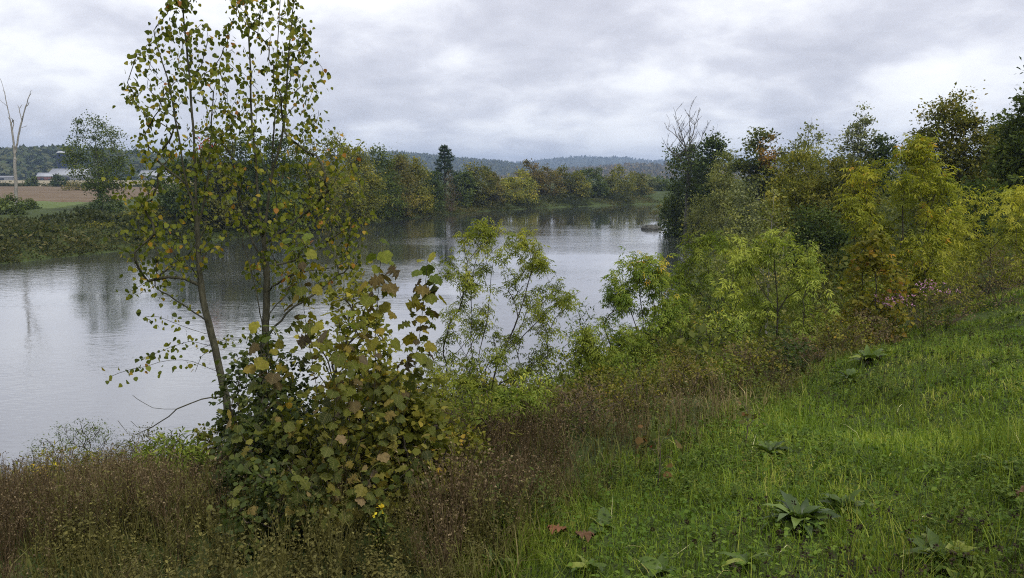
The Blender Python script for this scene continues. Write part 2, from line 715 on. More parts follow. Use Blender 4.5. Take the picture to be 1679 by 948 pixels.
def leaf_dirs(g, pos, centre, droop=.3, out=.6):
    o = pos - centre
    o[:, 2] *= .4
    y = unit(o) * out + g.normal(0, .55, pos.shape)
    y[:, 2] -= droop
    nrm = g.normal(0, .6, pos.shape) + np.array([0, 0, .75]) + unit(pos - centre) * .5
    return unit(y), nrm


def make_tree(name, label, cat, group, x, y, H, W, mat, bark, seed, shape='ovoid', cb=.2, nclump=70, nleaf=4000, leaf=.3, sig=.09,
              tmpl=T_DIAMOND, stems=1, rbase=None, lean=(0, 0), sides=4, accents=None, droop=.3, spread=.25, lobes=.35, twigs=0, zoff=-.1):
    g = rng_of(seed)
    z = gz(x, y) + zoff
    root = thing(name, (x, y, z), label, cat, group)
    sk = Skeleton()
    rbase = rbase or H * .02
    L = np.array([lean[0], lean[1], 0.0])
    top = .8 if stems == 1 else .6
    for s in range(stems):
        a = g.random() * 6.28 if stems > 1 else 0
        off = np.array([math.cos(a), math.sin(a), 0]) * (W * spread * (.5 + .5 * g.random()) if stems > 1 else 0)
        b = np.array([math.cos(a), math.sin(a), 0]) * (W * .03 if stems > 1 else 0)
        wob = g.normal(0, W * .02, (3, 3)) * np.array([1, 1, 0])
        if stems == 1 or s == 0:
            pts = [b, b + off * .25 + wob[0] + L * .25 + np.array([0, 0, H * top * .33]), b + off * .6 + wob[1] + L * .6 + np.array([0, 0, H * top * .66]),
                   b + off + wob[2] + L * .85 + np.array([0, 0, H * top])]
            sk.path(pts, -1, H * .05)
        else:
            sk.path([b + off * .3 + wob[0] + L * .25 + np.array([0, 0, H * top * .35]), b + off * .7 + wob[1] + L * .6 + np.array([0, 0, H * top * .66]),
                     b + off * 1.1 + wob[2] + L * .85 + np.array([0, 0, H * top])], 0, H * .05)
    C = crown_points(g, nclump, H, W, cb, shape, lobes)
    C += L[None] * (C[:, 2:3] / H)
    C = C[np.argsort(np.hypot(C[:, 0], C[:, 1]) + .25 * C[:, 2])]
    for c in C:
        sk.grow_to(c, H * .045, .12, g)
    for k in range(twigs):
        i = sk.tips[g.integers(len(sk.tips))]
        d = unit(sk.p[i] - np.array([0, 0, H * .35]))
        sk.path([sk.p[i] + d * H * .05 + g.normal(0, H * .012, 3), sk.p[i] + d * H * (.08 + .06 * g.random()) + g.normal(0, H * .02, 3)], i, H * .04)
    V, Q = sk.tubes(rbase, max(.006, rbase * .035), sides, .55, .25)
    link('trunk', mesh_np(name + '_trunk', V, None, bark, None, Q, True), root)
    if nleaf:
        per = int(nleaf / len(C))
        idx = np.repeat(np.arange(len(C)), per)
        sg = sig * (W + H) / 2 * (.6 + .8 * g.random(len(C)))
        P = C[idx] + g.normal(0, 1, (len(idx), 3)) * sg[idx][:, None] * np.array([1, 1, .72])
        ok = P[:, 2] > .02 * H
        P, idx = P[ok], idx[ok]
        cen = np.array([L[0] * .5, L[1] * .5, H * (cb + (1 - cb) * .35)])
        yd, nn = leaf_dirs(g, P.copy(), cen, droop)
        size = leaf * (.65 + .7 * g.random(len(P)))
        clump_t = g.random(len(C))
        rnd = np.clip(.55 * clump_t[idx] + .45 * g.random(len(P)), 0, .999)
        if accents is not None:      # a patch of turned leaves
            c0, rad, val = accents
            dd = np.linalg.norm(P - np.array(c0) * np.array([W / 2, W / 2, H]), axis=1)
            hit = (dd < rad * H) & (g.random(len(P)) < .8)
            rnd = np.where(hit, val, rnd * .86)
        Vb, Tb, Cb = place(tmpl, P, yd, nn, size, rnd)
        o = link('crown', mesh_np(name + '_crown', Vb, Tb, mat, Cb), root)
        o['kind'] = 'stuff'
    return root


def scatter_join(protos, pos, rot, scale, idx, rnd, tilt=None):
    """Many small plants joined as one block of real geometry."""
    blocks = []
    for k, (V, T, C) in enumerate(protos):
        s = np.where(idx == k)[0]
        if not len(s):
            continue
        c, sn = np.cos(rot[s]), np.sin(rot[s])
        sc_ = scale[s]
        X = (V[None, :, 0] * c[:, None] - V[None, :, 1] * sn[:, None]) * sc_[:, None]
        Y = (V[None, :, 0] * sn[:, None] + V[None, :, 1] * c[:, None]) * sc_[:, None]
        Z = V[None, :, 2] * sc_[:, None]
        if tilt is not None:
            X = X + Z * tilt[s, 0][:, None]
            Y = Y + Z * tilt[s, 1][:, None]
        W = np.stack([X + pos[s, 0][:, None], Y + pos[s, 1][:, None], Z + pos[s, 2][:, None]], -1).reshape(-1, 3)
        TT = (T[None] + (np.arange(len(s)) * len(V))[:, None, None]).reshape(-1, 3)
        CC = np.clip(C[None] * .5 + rnd[s][:, None] * .5, 0, .999).reshape(-1)
        blocks.append((W, TT, CC))
    return merge(blocks)


def blades(g, root, length, width, lean=.5, rows=(0, .4, .75), az=None, curl=1.0):
    n = len(root)
    az = g.random(n) * 6.283 if az is None else az
    d = np.stack([np.cos(az), np.sin(az), np.zeros(n)], 1)
    sd_ = np.stack([-np.sin(az), np.cos(az), np.zeros(n)], 1)
    th = np.abs(g.normal(0, 1, n)) * lean
    V = []
    for t in list(rows) + [1.0]:
        a = th * (.35 + curl * t)
        h = length * t
        c = root + (d * (np.sin(a) * h)[:, None]) + np.array([0, 0, 1.0]) * (np.cos(np.minimum(a, 1.9)) * h)[:, None]
        w = width * (1 - t ** 1.5) * .5
        if t < 1:
            V += [c - sd_ * w[:, None], c + sd_ * w[:, None]]
        else:
            V += [c]
    V = np.stack(V, 1)
    m = len(rows)
    T = []
    for i in range(m - 1):
        a = 2 * i
        T += [(a, a + 1, a + 3), (a, a + 3, a + 2)]
    T += [(2 * m - 2, 2 * m - 1, 2 * m)]
    T = np.array(T)
    k = V.shape[1]
    tri = (T[None] + (np.arange(n) * k)[:, None, None]).reshape(-1, 3)
    return V.reshape(-1, 3), tri, np.repeat(g.random(n), k)


def stem_ribbon(pts, w):
    """A thin three-sided stalk."""
    pts = np.array(pts, float)
    n = len(pts)
    ang = np.array([0, 2.1, 4.2])
    V = []
    for i, p in enumerate(pts):
        ww = w * (1 - .6 * i / max(1, n - 1))
        for a in ang:
            V.append(p + np.array([math.cos(a) * ww, math.sin(a) * ww, 0]))
    T = []
    for i in range(n - 1):
        for j in range(3):
            a, b = i * 3 + j, i * 3 + (j + 1) % 3
            T += [(a, b, b + 3), (a, b + 3, a + 3)]
    return np.array(V), np.array(T)


# ------------------------------------------------------------------ palette
M = {}
M['bark_grey'] = bark_mat('bark_grey', (.05, .045, .038), (.15, .14, .115))
M['bark_dark'] = bark_mat('bark_dark', (.02, .018, .014), (.07, .06, .045))
M['bark_olive'] = bark_mat('bark_olive', (.022, .022, .013), (.085, .08, .05), 22, .8)
M['bark_pale'] = bark_mat('bark_pale', (.15, .14, .12), (.34, .32, .28))
M['twig'] = bark_mat('twig', (.05, .035, .03), (.12, .09, .07), 20, .2)
M['silver'] = bark_mat('silver_bark', (.16, .155, .145), (.36, .35, .33))

CROWN = {
    'olive': [(0, (0.06325, 0.0713, 0.0154)), (.5, (0.1207, 0.1265, 0.0242)), (1, (0.1955, 0.1667, 0.033))],
    'dark': [(0, (0.0308, 0.0476, 0.014)), (.6, (0.0588, 0.0812, 0.02)), (1, (0.105, 0.119, 0.03))],
    'deep': [(0, (0.0208, 0.0351, 0.012)), (.6, (0.039, 0.0585, 0.017)), (1, (0.0715, 0.0884, 0.024))],
    'green': [(0, (.05, .074, .015)), (.5, (.095, .13, .023)), (1, (.165, .18, .04))],
    'lime': [(0, (.09, .13, .03)), (.5, (.16, .20, .045)), (.9, (.26, .27, .06)), (1, (.40, .26, .04))],
    'gold': [(0, (.08, .095, .02)), (.45, (.15, .16, .03)), (.86, (.23, .21, .04)), (1, (.30, .22, .04))],
    'yellow': [(0, (.13, .15, .03)), (.5, (.25, .235, .045)), (1, (.42, .34, .07))],
    'tan': [(0, (.058, .058, .018)), (.5, (.105, .095, .028)), (1, (.155, .12, .04))],
    'rust': [(0, (.055, .058, .018)), (.5, (.10, .084, .026)), (1, (.15, .092, .032))],
    'willow': [(0, (0.09, 0.102, 0.04)), (.5, (0.144, 0.156, 0.06)), (1, (0.216, 0.21, 0.09))],
    'greygreen': [(0, (0.0585, 0.0715, 0.0385)), (.5, (0.1105, 0.1235, 0.066)), (1, (0.182, 0.1885, 0.11))],
    'darkrust': [(0, (0.039, 0.0546, 0.0176)), (.6, (0.078, 0.091, 0.0242)), (.88, (0.117, 0.1105, 0.033)), (.96, (0.17, 0.10, 0.033))],
    'redtip': [(0, (.05, .055, .016)), (.6, (.09, .09, .024)), (.88, (.11, .10, .03)), (.96, (.25, .025, .015))],
    'brown': [(0, (.06, .045, .03)), (.5, (.10, .075, .05)), (1, (.15, .11, .08))],
    'pine': [(0, (.013, .026, .014)), (.6, (.025, .042, .021)), (1, (.045, .065, .03))],
    'olivedark': [(0, (0.04725, 0.054, 0.0132)), (.5, (0.08775, 0.0945, 0.0198)), (.9, (0.1485, 0.1283, 0.0275)), (1, (0.243, 0.135, 0.022))],
}
for k_, st_ in CROWN.items():
    M[k_] = leaf_mat('foliage_' + k_, st_)

# ------------------------------------------------------------------ ground, water, fields, hills
def build_ground():
    front = np.radians(np.linspace(-52, 52, 200))
    back = np.radians(np.linspace(52, 308, 70))[1:-1]
    az = np.concatenate([front, back])
    rr = np.concatenate([[0.0], np.geomspace(.5, 9000, 160)])
    A, Rr = np.meshgrid(az, rr[1:], indexing='ij')
    X = (np.sin(A) * Rr).ravel()
    Y = (np.cos(A) * Rr).ravel()
    Z = ground_z(X, Y)
    V = np.stack([X, Y, Z], 1)
    na, nr = len(az), len(rr) - 1
    i = np.arange(na)[:, None]
    j = np.arange(nr - 1)[None, :]
    i2 = (i + 1) % na
    Q = np.stack([i * nr + j, i * nr + j + 1, i2 * nr + j + 1, i2 * nr + j], -1).reshape(-1, 4)
    V = np.vstack([V, [[0, 0, gz(0, 0)]]])
    c = len(V) - 1
    T = np.stack([np.full(na, c), np.arange(na) * nr, ((np.arange(na) + 1) % na) * nr], 1)
    mat = patch_mat('bank_soil', [(.30, (.022, .024, .010)), (.45, (.038, .052, .014)), (.58, (.06, .082, .020)), (.72, (.085, .082, .03))], (.35, 5.1), .95, .6)
    o = link('ground', mesh_np('ground', V, T, mat, None, Q, True))
    tag(o, 'dark soil and low herbs of the river banks', None, None, 'structure')


build_ground()

wq = np.array([(-3000, -300, 0), (7000, -300, 0), (7000, 1500, 0), (-3000, 1500, 0)], float)
# the water sheet follows the channel only, so nothing floats under the fields
def build_water():
    nb = np.array(NEAR_BANK, float)
    fb = np.array(FAR_BANK, float)

    def resample(p, n=160):
        d = np.concatenate([[0], np.cumsum(np.hypot(*np.diff(p, axis=0).T))])
        w = np.minimum(d, 900)
        t = np.interp(np.linspace(0, 1, n), np.linspace(0, 1, len(d)), d)
        return np.stack([np.interp(t, d, p[:, 0]), np.interp(t, d, p[:, 1])], 1)
    a, b = resample(nb), resample(fb)
    mid = (a + b) / 2
    ext = 2.5
    a2 = a + (a - mid) / np.linalg.norm(a - mid, axis=1, keepdims=True) * ext
    b2 = b + (b - mid) / np.linalg.norm(b - mid, axis=1, keepdims=True) * ext
    V = np.vstack([np.c_[a2, np.zeros(len(a2))], np.c_[b2, np.zeros(len(b2))]])
    n = len(a2)
    k = np.arange(n - 1)
    Q = np.stack([k, k + 1, n + k + 1, n + k], 1)
    o = link('water', mesh_np('water', V, None, water_mat(), None, Q))
    tag(o, 'wide grey river reflecting the overcast sky', None, None, 'structure')


build_water()


def sheet(name, label, x0, x1, y0, y1, mat, nx=60, ny=30, lift=.4, skew=0.0):
    xs = np.linspace(x0, x1, nx)
    ys = np.linspace(y0, y1, ny)
    X, Y = np.meshgrid(xs, ys)
    X = X + (Y - y0) * skew
    L = np.full(X.shape, lift)
    L[0], L[-1], L[:, 0], L[:, -1] = -.3, -.3, -.3, -.3
    Z = ground_z(X.ravel(), Y.ravel()) + L.ravel()
    V = np.stack([X.ravel(), Y.ravel(), Z], 1)
    i = np.arange(ny - 1)[:, None] * nx + np.arange(nx - 1)[None]
    Q = np.stack([i, i + 1, i + nx + 1, i + nx], -1).reshape(-1, 4)
    o = link(name, mesh_np(name, V, None, mat, None, Q, True))
    return tag(o, label, None, None, 'structure')


sheet('meadow', 'narrow strip of green grass before the stubble field', -330, -88, 150, 184,
      patch_mat('meadow_grass', [(.3, (.07, .10, .03)), (.7, (.13, .16, .05))], (.1, 1.5)), skew=-.2)
sheet('stubble_field', 'reddish brown harvested field beyond the far bank', -430, -95, 186, 372,
      patch_mat('stubble', [(.3, (.085, .060, .036)), (.5, (.13, .092, .055)), (.7, (.19, .145, .088))], (.06, .8), stretch=(.3, 1.6, 1)), skew=-.25)
sheet('pale_field', 'pale straw coloured field in front of the farm', -620, -150, 384, 660,
      patch_mat('straw', [(.3, (.19, .16, .10)), (.5, (.26, .22, .14)), (.7, (.22, .22, .125))], (.02, .3), stretch=(.4, 1.5, 1)), skew=-.3)


# hills: wooded ridges, each a long mound of real size, its trees scattered over it as one mass
RIDGES = [
    # distance, half depth, tree height, [(px, py of the tree tops)], palette
    (1000, 260, 13, [(-420, 262), (-150, 251), (0, 247), (60, 243), (120, 243), (180, 246), (250, 254), (330, 260), (420, 268), (540, 280), (640, 291)], 'near'),
    (2600, 800, 15, [(300, 280), (480, 262), (560, 252), (640, 247), (680, 249), (760, 258), (820, 262), (870, 270), (960, 284)], 'mid'),
    (4300, 1000, 16, [(700, 285), (800, 268), (860, 263), (920, 257), (955, 254), (985, 257), (1010, 255), (1060, 261), (1130, 262), (1250, 258), (1400, 268), (1600, 266), (1900, 272)], 'far'),
    (1900, 350, 13, [(780, 290), (880, 281), (950, 273), (1020, 268), (1090, 267), (1200, 268), (1350, 274), (1600, 280), (1900, 288)], 'rusty'),
]


def crown_blob(seed, n=60, fs=1.0):
    """A far tree: a puff of leafy faces about 1 m in unit size."""
    g = rng_of(seed)
    a = unit(g.normal(0, 1, (n, 3)))
    a[:, 2] = np.abs(a[:, 2]) * 1.1 - .25
    rad = .35 + .2 * g.random(n)
    lob = 1 + .18 * np.sin(a[:, 0] * 7 + seed) * np.cos(a[:, 1] * 6 + a[:, 2] * 5)
    P = a * (rad * lob)[:, None] + np.array([0, 0, .45])
    yd = unit(g.normal(0, 1, (n, 3)) + np.array([0, 0, -.3]))
    nn = a + g.normal(0, .35, (n, 3))
    return place(T_DIAMOND, P, yd, nn, (.5 + .3 * g.random(n)) * fs, g.random(n))


def build_hills():
    blobs = [crown_blob(900 + i, 13) for i in range(5)]
    fine_blobs = [crown_blob(910 + i, 19, .8) for i in range(5)]
    hill_mats = {
        'near': [(0, (.022, .036, .018)), (.5, (.04, .055, .024)), (.85, (.06, .06, .028)), (1, (.09, .07, .03))],
        'mid': [(0, (.03, .045, .022)), (.5, (.05, .06, .03)), (.85, (.085, .075, .035)), (1, (.11, .075, .035))],
        'far': [(0, (.035, .048, .03)), (.5, (.05, .06, .035)), (1, (.09, .075, .04))],
        'rusty': [(0, (.045, .05, .022)), (.4, (.08, .07, .03)), (.75, (.12, .08, .035)), (1, (.15, .075, .03))],
    }
    names = {'near': 'dark wooded hill behind the farm', 'mid': 'long forested mountain above the far trees',
             'far': 'pale blue farthest mountain ridge', 'rusty': 'low russet wooded hill before the blue ridge'}
    for ri, (dist, half, th, prof, pal) in enumerate(RIDGES):
        g = rng_of(70 + ri)
        pxs = np.array([p for p, _ in prof], float)
        pys = np.array([q for _, q in prof], float)
        nu, nv = 150, 40
        u = np.linspace(pxs[0], pxs[-1], nu)
        top = np.interp(u, pxs, pys)
        v = np.linspace(-1, 1, nv)
        Xc = (u - CX) / F * dist * 1.0
        ztop = 9 + (292 - top) / F * dist - th
        U, Vv = np.meshgrid(np.arange(nu), v, indexing='ij')
        X = Xc[U.astype(int)] * (1 + Vv * half / dist)
        Y = dist + Vv * half
        prof_v = np.cos(np.clip(np.abs(Vv), 0, 1) * math.pi / 2) ** 1.1
        base = 3.0
        und = (vnoise(X / (half * .22), Y / (half * .22), 40 + ri) - .5) * .16
        Zh = base + np.maximum(0, (ztop[U.astype(int)] - base)) * np.clip(prof_v * (1 + und * (1 - prof_v)), 0, 1.0) - 3 * (np.abs(Vv) > .97)
        VV = np.stack([X.ravel(), Y.ravel(), Zh.ravel()], 1)
        i = np.arange(nu - 1)[:, None] * nv + np.arange(nv - 1)[None]
        Q = np.stack([i, i + nv, i + nv + 1, i + 1], -1).reshape(-1, 4)
        st = hill_mats[pal]
        gm = patch_mat('hill_' + pal, [(.3, st[0][1]), (.5, st[1][1]), (.7, st[-1][1])], (.01, .06))
        o = link('hill', mesh_np('hill_' + pal, VV, None, gm, None, Q, True))
        tag(o, names[pal], None, None, 'structure')
        # the wood on it
        n = {'near': 2600, 'mid': 4200, 'far': 3600, 'rusty': 2600}[pal]
        iu = g.random(n) * (nu - 1.001)
        iv = (g.random(n) ** .8) * .62 * (nv - 1.001)          # front face and crest
        a, b = iu.astype(int), iv.astype(int)
        fu, fv = iu - a, iv - b
        S = lambda Z: (Z[a, b] * (1 - fu) * (1 - fv) + Z[a + 1, b] * fu * (1 - fv) + Z[a, b + 1] * (1 - fu) * fv + Z[a + 1, b + 1] * fu * fv)
        pos = np.stack([S(X), S(Y), S(Zh) - 1.0], 1)
        sc_ = th * (.75 + .5 * g.random(n)) * {'near': 1.0, 'mid': .62, 'far': .62, 'rusty': .75}[pal]
        patch = vnoise(pos[:, 0] / (dist * .05), pos[:, 1] / (dist * .05), 90 + ri)
        rnd = np.clip(.5 * patch + .5 * g.random(n), 0, .999)
        Vb, Tb, Cb = scatter_join(fine_blobs if pal == 'near' else blobs, pos, g.random(n) * 6.28, sc_, g.integers(0, 5, n), rnd)
        o = link('forest', mesh_np('forest_' + pal, Vb, Tb, leaf_mat('forest_' + pal, st, transl=.15), Cb))
        tag(o, {'near': 'dense wood covering the hill behind the farm', 'mid': 'distant wood covering the long mountain',
                'far': 'hazy wood on the farthest blue ridge', 'rusty': 'autumn wood on the low russet hill'}[pal], 'forest', None, 'stuff')


build_hills()

# ------------------------------------------------------------------ farm beyond the field
def box_block(x0, x1, y0, y1, z0, z1):
    V = np.array([(x, y, z) for z in (z0, z1) for y in (y0, y1) for x in (x0, x1)], float)
    Q = np.array([(0, 2, 3, 1), (4, 5, 7, 6), (0, 1, 5, 4), (2, 6, 7, 3), (0, 4, 6, 2), (1, 3, 7, 5)])
    return V, Q


def qmerge(blocks):
    V, Q, k = [], [], 0
    for v, q in blocks:
        V.append(v)
        Q.append(np.asarray(q) + k)
        k += len(v)
    return np.vstack(V), np.vstack(Q)


def build_farm():
    white = plain_mat('roof_white', (.34, .35, .37), .5, .1, .2)
    red = plain_mat('barn_red', (.16, .075, .06), .8, .2, .4)
    grey = plain_mat('barn_grey', (.22, .22, .23), .8, .2, .4)
    dark = plain_mat('opening_dark', (.03, .03, .035), .8)
    blue = plain_mat('silo_blue', (.012, .019, .05), .35, .15, .25)
    # silo
    p = at(104, 297, 700)
    z = gz(p[0], p[1])
    s = thing('silo', (p[0], p[1], z), 'tall dark blue silo with a white domed cap', 'silo')
    r, h, ns = 3.8, 24.0, 28
    ang = np.arange(ns) / ns * 2 * math.pi

    def lathe(prof):
        V = np.array([(math.cos(a) * rr, math.sin(a) * rr, zz) for rr, zz in prof for a in ang])
        k = np.arange(ns)
        Q = np.vstack([np.stack([i * ns + k, i * ns + (k + 1) % ns, (i + 1) * ns + (k + 1) % ns, (i + 1) * ns + k], 1) for i in range(len(prof) - 1)])
        return V, Q
    V, Q = lathe([(r, 0), (r, h)])
    link('body', mesh_np('silo_body', V, None, blue, None, Q, True), s)
    for i in range(1, 11):
        V, Q = lathe([(r + .01, h * i / 11 - .1), (r + .09, h * i / 11 - .06), (r + .09, h * i / 11 + .06), (r + .01, h * i / 11 + .1)])
        link('band', mesh_np('silo_band', V, None, blue, None, Q, True), s)
    V, Q = lathe([(r + .15, h), (r + .2, h + .35), (r * .85, h + 1.0), (r * .5, h + 1.55), (.02, h + 1.75)])
    link('cap', mesh_np('silo_cap', V, None, white, None, Q, True), s)

    def barn(px, d, wid, dep, wall_h, roof_h, label, wallm, roofm, rot=0.0, doors=(), name='barn'):
        p = at(px, 297, d)
        z = gz(p[0], p[1]) - .2
        b = thing(name, (p[0], p[1], z), label, 'barn')
        b.rotation_euler.z = rot
        V, Q = box_block(-wid / 2, wid / 2, -dep / 2, dep / 2, 0, wall_h)
        V2 = np.array([(-wid / 2, -dep / 2, wall_h), (-wid / 2, dep / 2, wall_h), (-wid / 2, 0, wall_h + roof_h), (wid / 2, -dep / 2, wall_h),
                       (wid / 2, dep / 2, wall_h), (wid / 2, 0, wall_h + roof_h)], float)
        T = np.array([(0, 2, 1), (3, 4, 5)]) + len(V)
        link('wall', mesh_np('barn_wall', np.vstack([V, V2]), T, wallm, None, Q), b)
        e, th = .5, .18
        for sgn in (-1, 1):
            y1 = sgn * (dep / 2 + e)
            zz = wall_h - roof_h * e / (dep / 2)
            A = [(-wid / 2 - e, y1, zz), (wid / 2 + e, y1, zz), (wid / 2 + e, 0, wall_h + roof_h), (-wid / 2 - e, 0, wall_h + roof_h)]
            VV = np.array(A + [(x, y, q + th) for x, y, q in A], float)
            VV[:, 2] += .03
            QQ = np.array([(0, 3, 2, 1), (4, 5, 6, 7), (0, 1, 5, 4), (1, 2, 6, 5), (2, 3, 7, 6), (3, 0, 4, 7)])
            link('roof', mesh_np('barn_roof', VV, None, roofm, None, QQ), b)
        for x, w, hh in doors:
            V, Q = box_block(x - w / 2, x + w / 2, -dep / 2 - .12, -dep / 2 + .02, .1, hh)
            link('door', mesh_np('barn_door', V, None, dark, None, Q), b)
    barn(118, 690, 34, 16, 5.0, 5.5, 'long barn with pale metal roof below the blue silo', grey, white, R(-8), [(-10, 4, 3.6), (2, 4, 3.6)])
    barn(78, 680, 13, 9, 4.2, 2.8, 'small dark red shed beside the long pale barn', red, white, R(10), [(-2.5, 2.6, 3.0), (3, 1.4, 1.9)], 'shed')
    barn(4, 690, 22, 9, 3.2, 1.2, 'low grey shed at the edge of the pale field', grey, grey, R(3), [(0, 8, 2.6)], 'shed')
    barn(262, 720, 30, 15, 4.6, 4.5, 'white roofed barn seen through the poplar leaves', grey, white, R(5), [(-6, 4, 3.4)])


build_farm()

# rock in the river
def build_rock():
    p = at(1069, 374, 141)
    import bmesh
    bm = bmesh.new()
    bmesh.ops.create_icosphere(bm, subdivisions=4, radius=1)
    for v in bm.verts:
        c = v.co.copy()
        q = mnoise.fractal(c * 1.6 + Vector((3, 1, 7)), .9, 2.1, 5)
        r = mnoise.fractal(c * 5 + Vector((9, 2, 1)), .8, 2.0, 4)
        k = 1 + .22 * q + .06 * r
        v.co = Vector((c.x * 1.78 * k, c.y * 1.15 * k, (abs(c.z) ** .7 * (1 if c.z > 0 else -1)) * .72 * k))
    me = bpy.data.meshes.new('rock')
    bm.to_mesh(me)
    bm.free()
    me.polygons.foreach_set('use_smooth', np.ones(len(me.polygons), bool))
    me.materials.append(patch_mat('river_stone', [(.3, (.03, .03, .026)), (.5, (.085, .085, .072)), (.7, (.17, .17, .15))], (.9, 4.5), .8, .8))
    o = link('river_rock', me, None, (p[0], 141, .1))
    tag(o, 'flat grey boulder lying in the calm river', 'rock')


build_rock()

# ------------------------------------------------------------------ trees of the far bank and the near bank
def from_px(px, d, topy, wpx):
    p = at(px, 300, d)
    z = gz(p[0], d)
    H = at(px, topy, d)[2] - z
    return p[0], d, H, wpx / F * d


FAR_TREES = [
    # px, distance, top y, width px, palette, shape, crown base, label
    (300, 122, 262, 105, 'deep', 'round', .06, 'dark rounded tree behind the slanting poplar trunk', {}),
    (356, 124, 208, 95, 'redtip', 'ovoid', .1, 'tall tree with red turning leaves behind the poplars', dict(accents=((-.1, -.5, .86), .12, .97))),
    (405, 128, 222, 80, 'deep', 'round', .06, 'dark green tree between the two poplar trunks', {}),
    (452, 133, 226, 90, 'dark', 'round', .05, 'dark tree straight behind the upright poplar trunk', {}),
    (505, 141, 232, 85, 'olivedark', 'ovoid', .05, 'olive brown tree just beyond the upright poplar', {}),
    (552, 150, 232, 80, 'olive', 'round', .06, 'tall olive tree at the start of the far tree row', {}),
    (590, 159, 236, 70, 'olive', 'ovoid', .05, 'yellowish tall tree ending the nearest far group', {}),
    (622, 171, 243, 62, 'dark', 'round', .05, 'dark tree with thin top beside the yellowish tall tree', dict(twigs=14)),
    (655, 178, 262, 58, 'tan', 'round', .03, 'brownish bushy tree leaning over the far water edge', {}),
    (652, 195, 246, 60, 'greygreen', 'ovoid', .1, 'grey green tree standing behind the brownish bushy tree', dict(twigs=12)),
    (684, 190, 264, 46, 'olive', 'ovoid', .05, 'narrow olive tree beside the dark waterside tree', {}),
    (706, 199, 282, 44, 'deep', 'round', .02, 'low very dark round tree left of the pine', {}),
    (757, 216, 272, 38, 'dark', 'ovoid', .06, 'slim dark tree just right of the pine', {}),
    (782, 222, 270, 46, 'olivedark', 'column', .04, 'dark olive upright tree right of the pine', {}),
    (806, 231, 284, 34, 'tan', 'ovoid', .05, 'small yellow brown tree before the bright yellow one', {}),
    (848, 240, 279, 64, 'gold', 'round', .08, 'bright yellow green rounded tree on the far bank', {}),
    (868, 258, 266, 50, 'rust', 'ovoid', .1, 'rusty orange tree top behind the bright yellow tree', {}),
    (896, 262, 274, 50, 'rust', 'round', .05, 'russet tree right of the bright yellow tree', {}),
    (924, 268, 271, 44, 'olivedark', 'ovoid', .05, 'dark olive tree in the middle of the far bank', {}),
    (946, 270, 282, 38, 'olive', 'round', .04, 'short olive tree in the middle of the far bank', {}),
    (968, 282, 274, 44, 'dark', 'ovoid', .06, 'tall dark tree left of the pale yellow green tree', {}),
    (985, 276, 298, 30, 'dark', 'bush', .0, 'low dark bush tree at the far water edge', {}),
    (1012, 284, 276, 58, 'olive', 'round', .12, 'pale yellow green tree near the river bend', {}),
    (1040, 296, 283, 44, 'olivedark', 'ovoid', .05, 'brownish tree right of the pale yellow green tree', {}),
    (1060, 330, 285, 40, 'greygreen', 'ovoid', .05, 'hazy grey green tree at the river bend', {}),
    (1084, 335, 291, 46, 'dark', 'round', .04, 'dark low tree closing the river bend', {}),
    (1052, 300, 306, 36, 'tan', 'bush', .0, 'low tan bush on the shore at the river bend', {}),
]
BARKS = [M['bark_grey'], M['bark_dark'], M['bark_olive']]
for i, (px, d, ty, wp, pal, shp, cb, lab, kw) in enumerate(FAR_TREES):
    x, y, H, W = from_px(px, d, ty, wp)
    make_tree('deciduous_tree', lab, 'tree', 'trees along the far bank', x, y, H, W * 1.28, M[pal], BARKS[i % 3], 200 + i, {'round': 'full', 'ovoid': 'full' if i % 3 else 'ovoid'}.get(shp, shp), min(cb, .02),
              nclump=64 if d < 200 else 48, nleaf=8500 if d < 200 else 4200, leaf=.42 if d < 200 else .55, sig=.065, **kw)


def build_pine():
    x, y, H, W = from_px(729, 209, 241, 44)
    g = rng_of(5)
    z = gz(x, y) - .1
    root = thing('pine_tree', (x, y, z), 'dark green pine rising above the far tree row', 'pine')
    sk = Skeleton()
    sk.path([(0, 0, 0), (.1, 0, H * .5), (0, .1, H * .97)], -1, H * .03)
    P, Yd, cl = [], [], []
    for t in np.linspace(.3, .985, 12):
        k = 5
        a0 = g.random() * 6.28
        for j in range(k):
            a = a0 + j / k * 6.28 + g.normal(0, .2)
            L = W * .95 * (1.03 - t) ** .85 * (.5 + .75 * g.random())
            end = np.array([math.cos(a) * L, math.sin(a) * L, H * t + L * .30])
            b = sk.path([np.array([math.cos(a) * L * .5, math.sin(a) * L * .5, H * t + L * .08]), end], sk.nearest(np.array([0, 0, H * t]), 0), .7)
            n = 44
            u = .3 + .7 * g.random(n) ** .8
            Q = np.outer(1 - u, [0, 0, H * t]) + np.outer(u, end) + g.normal(0, .24, (n, 3)) * np.array([1, 1, .5])
            P.append(Q)
            Yd.append(np.tile(unit(end - np.array([0, 0, H * t])), (n, 1)) * .7 + g.normal(0, .5, (n, 3)) + np.array([0, 0, .4]))
    P, Yd = np.vstack(P), np.vstack(Yd)
    V, Q = sk.tubes(.28, .03, 5)
    link('trunk', mesh_np('pine_trunk', V, None, M['bark_dark'], None, Q, True), root)
    Vb, Tb, Cb = place(T_LANCE, P, unit(Yd), g.normal(0, 1, P.shape), .75 * (.7 + .6 * g.random(len(P))), g.random(len(P)))
    o = link('crown', mesh_np('pine_crown', Vb, Tb, M['pine'], Cb), root)
    o['kind'] = 'stuff'


build_pine()
x, y, H, W = from_px(738, 203, 282, 34)
make_tree('bare_shrub', 'greyish brown half bare shrub under the pine', 'shrub', None, x, y, H, W, M['brown'], M['twig'], 31, 'ovoid', .02, 60, 1600, .32, .06, T_LANCE, stems=4)


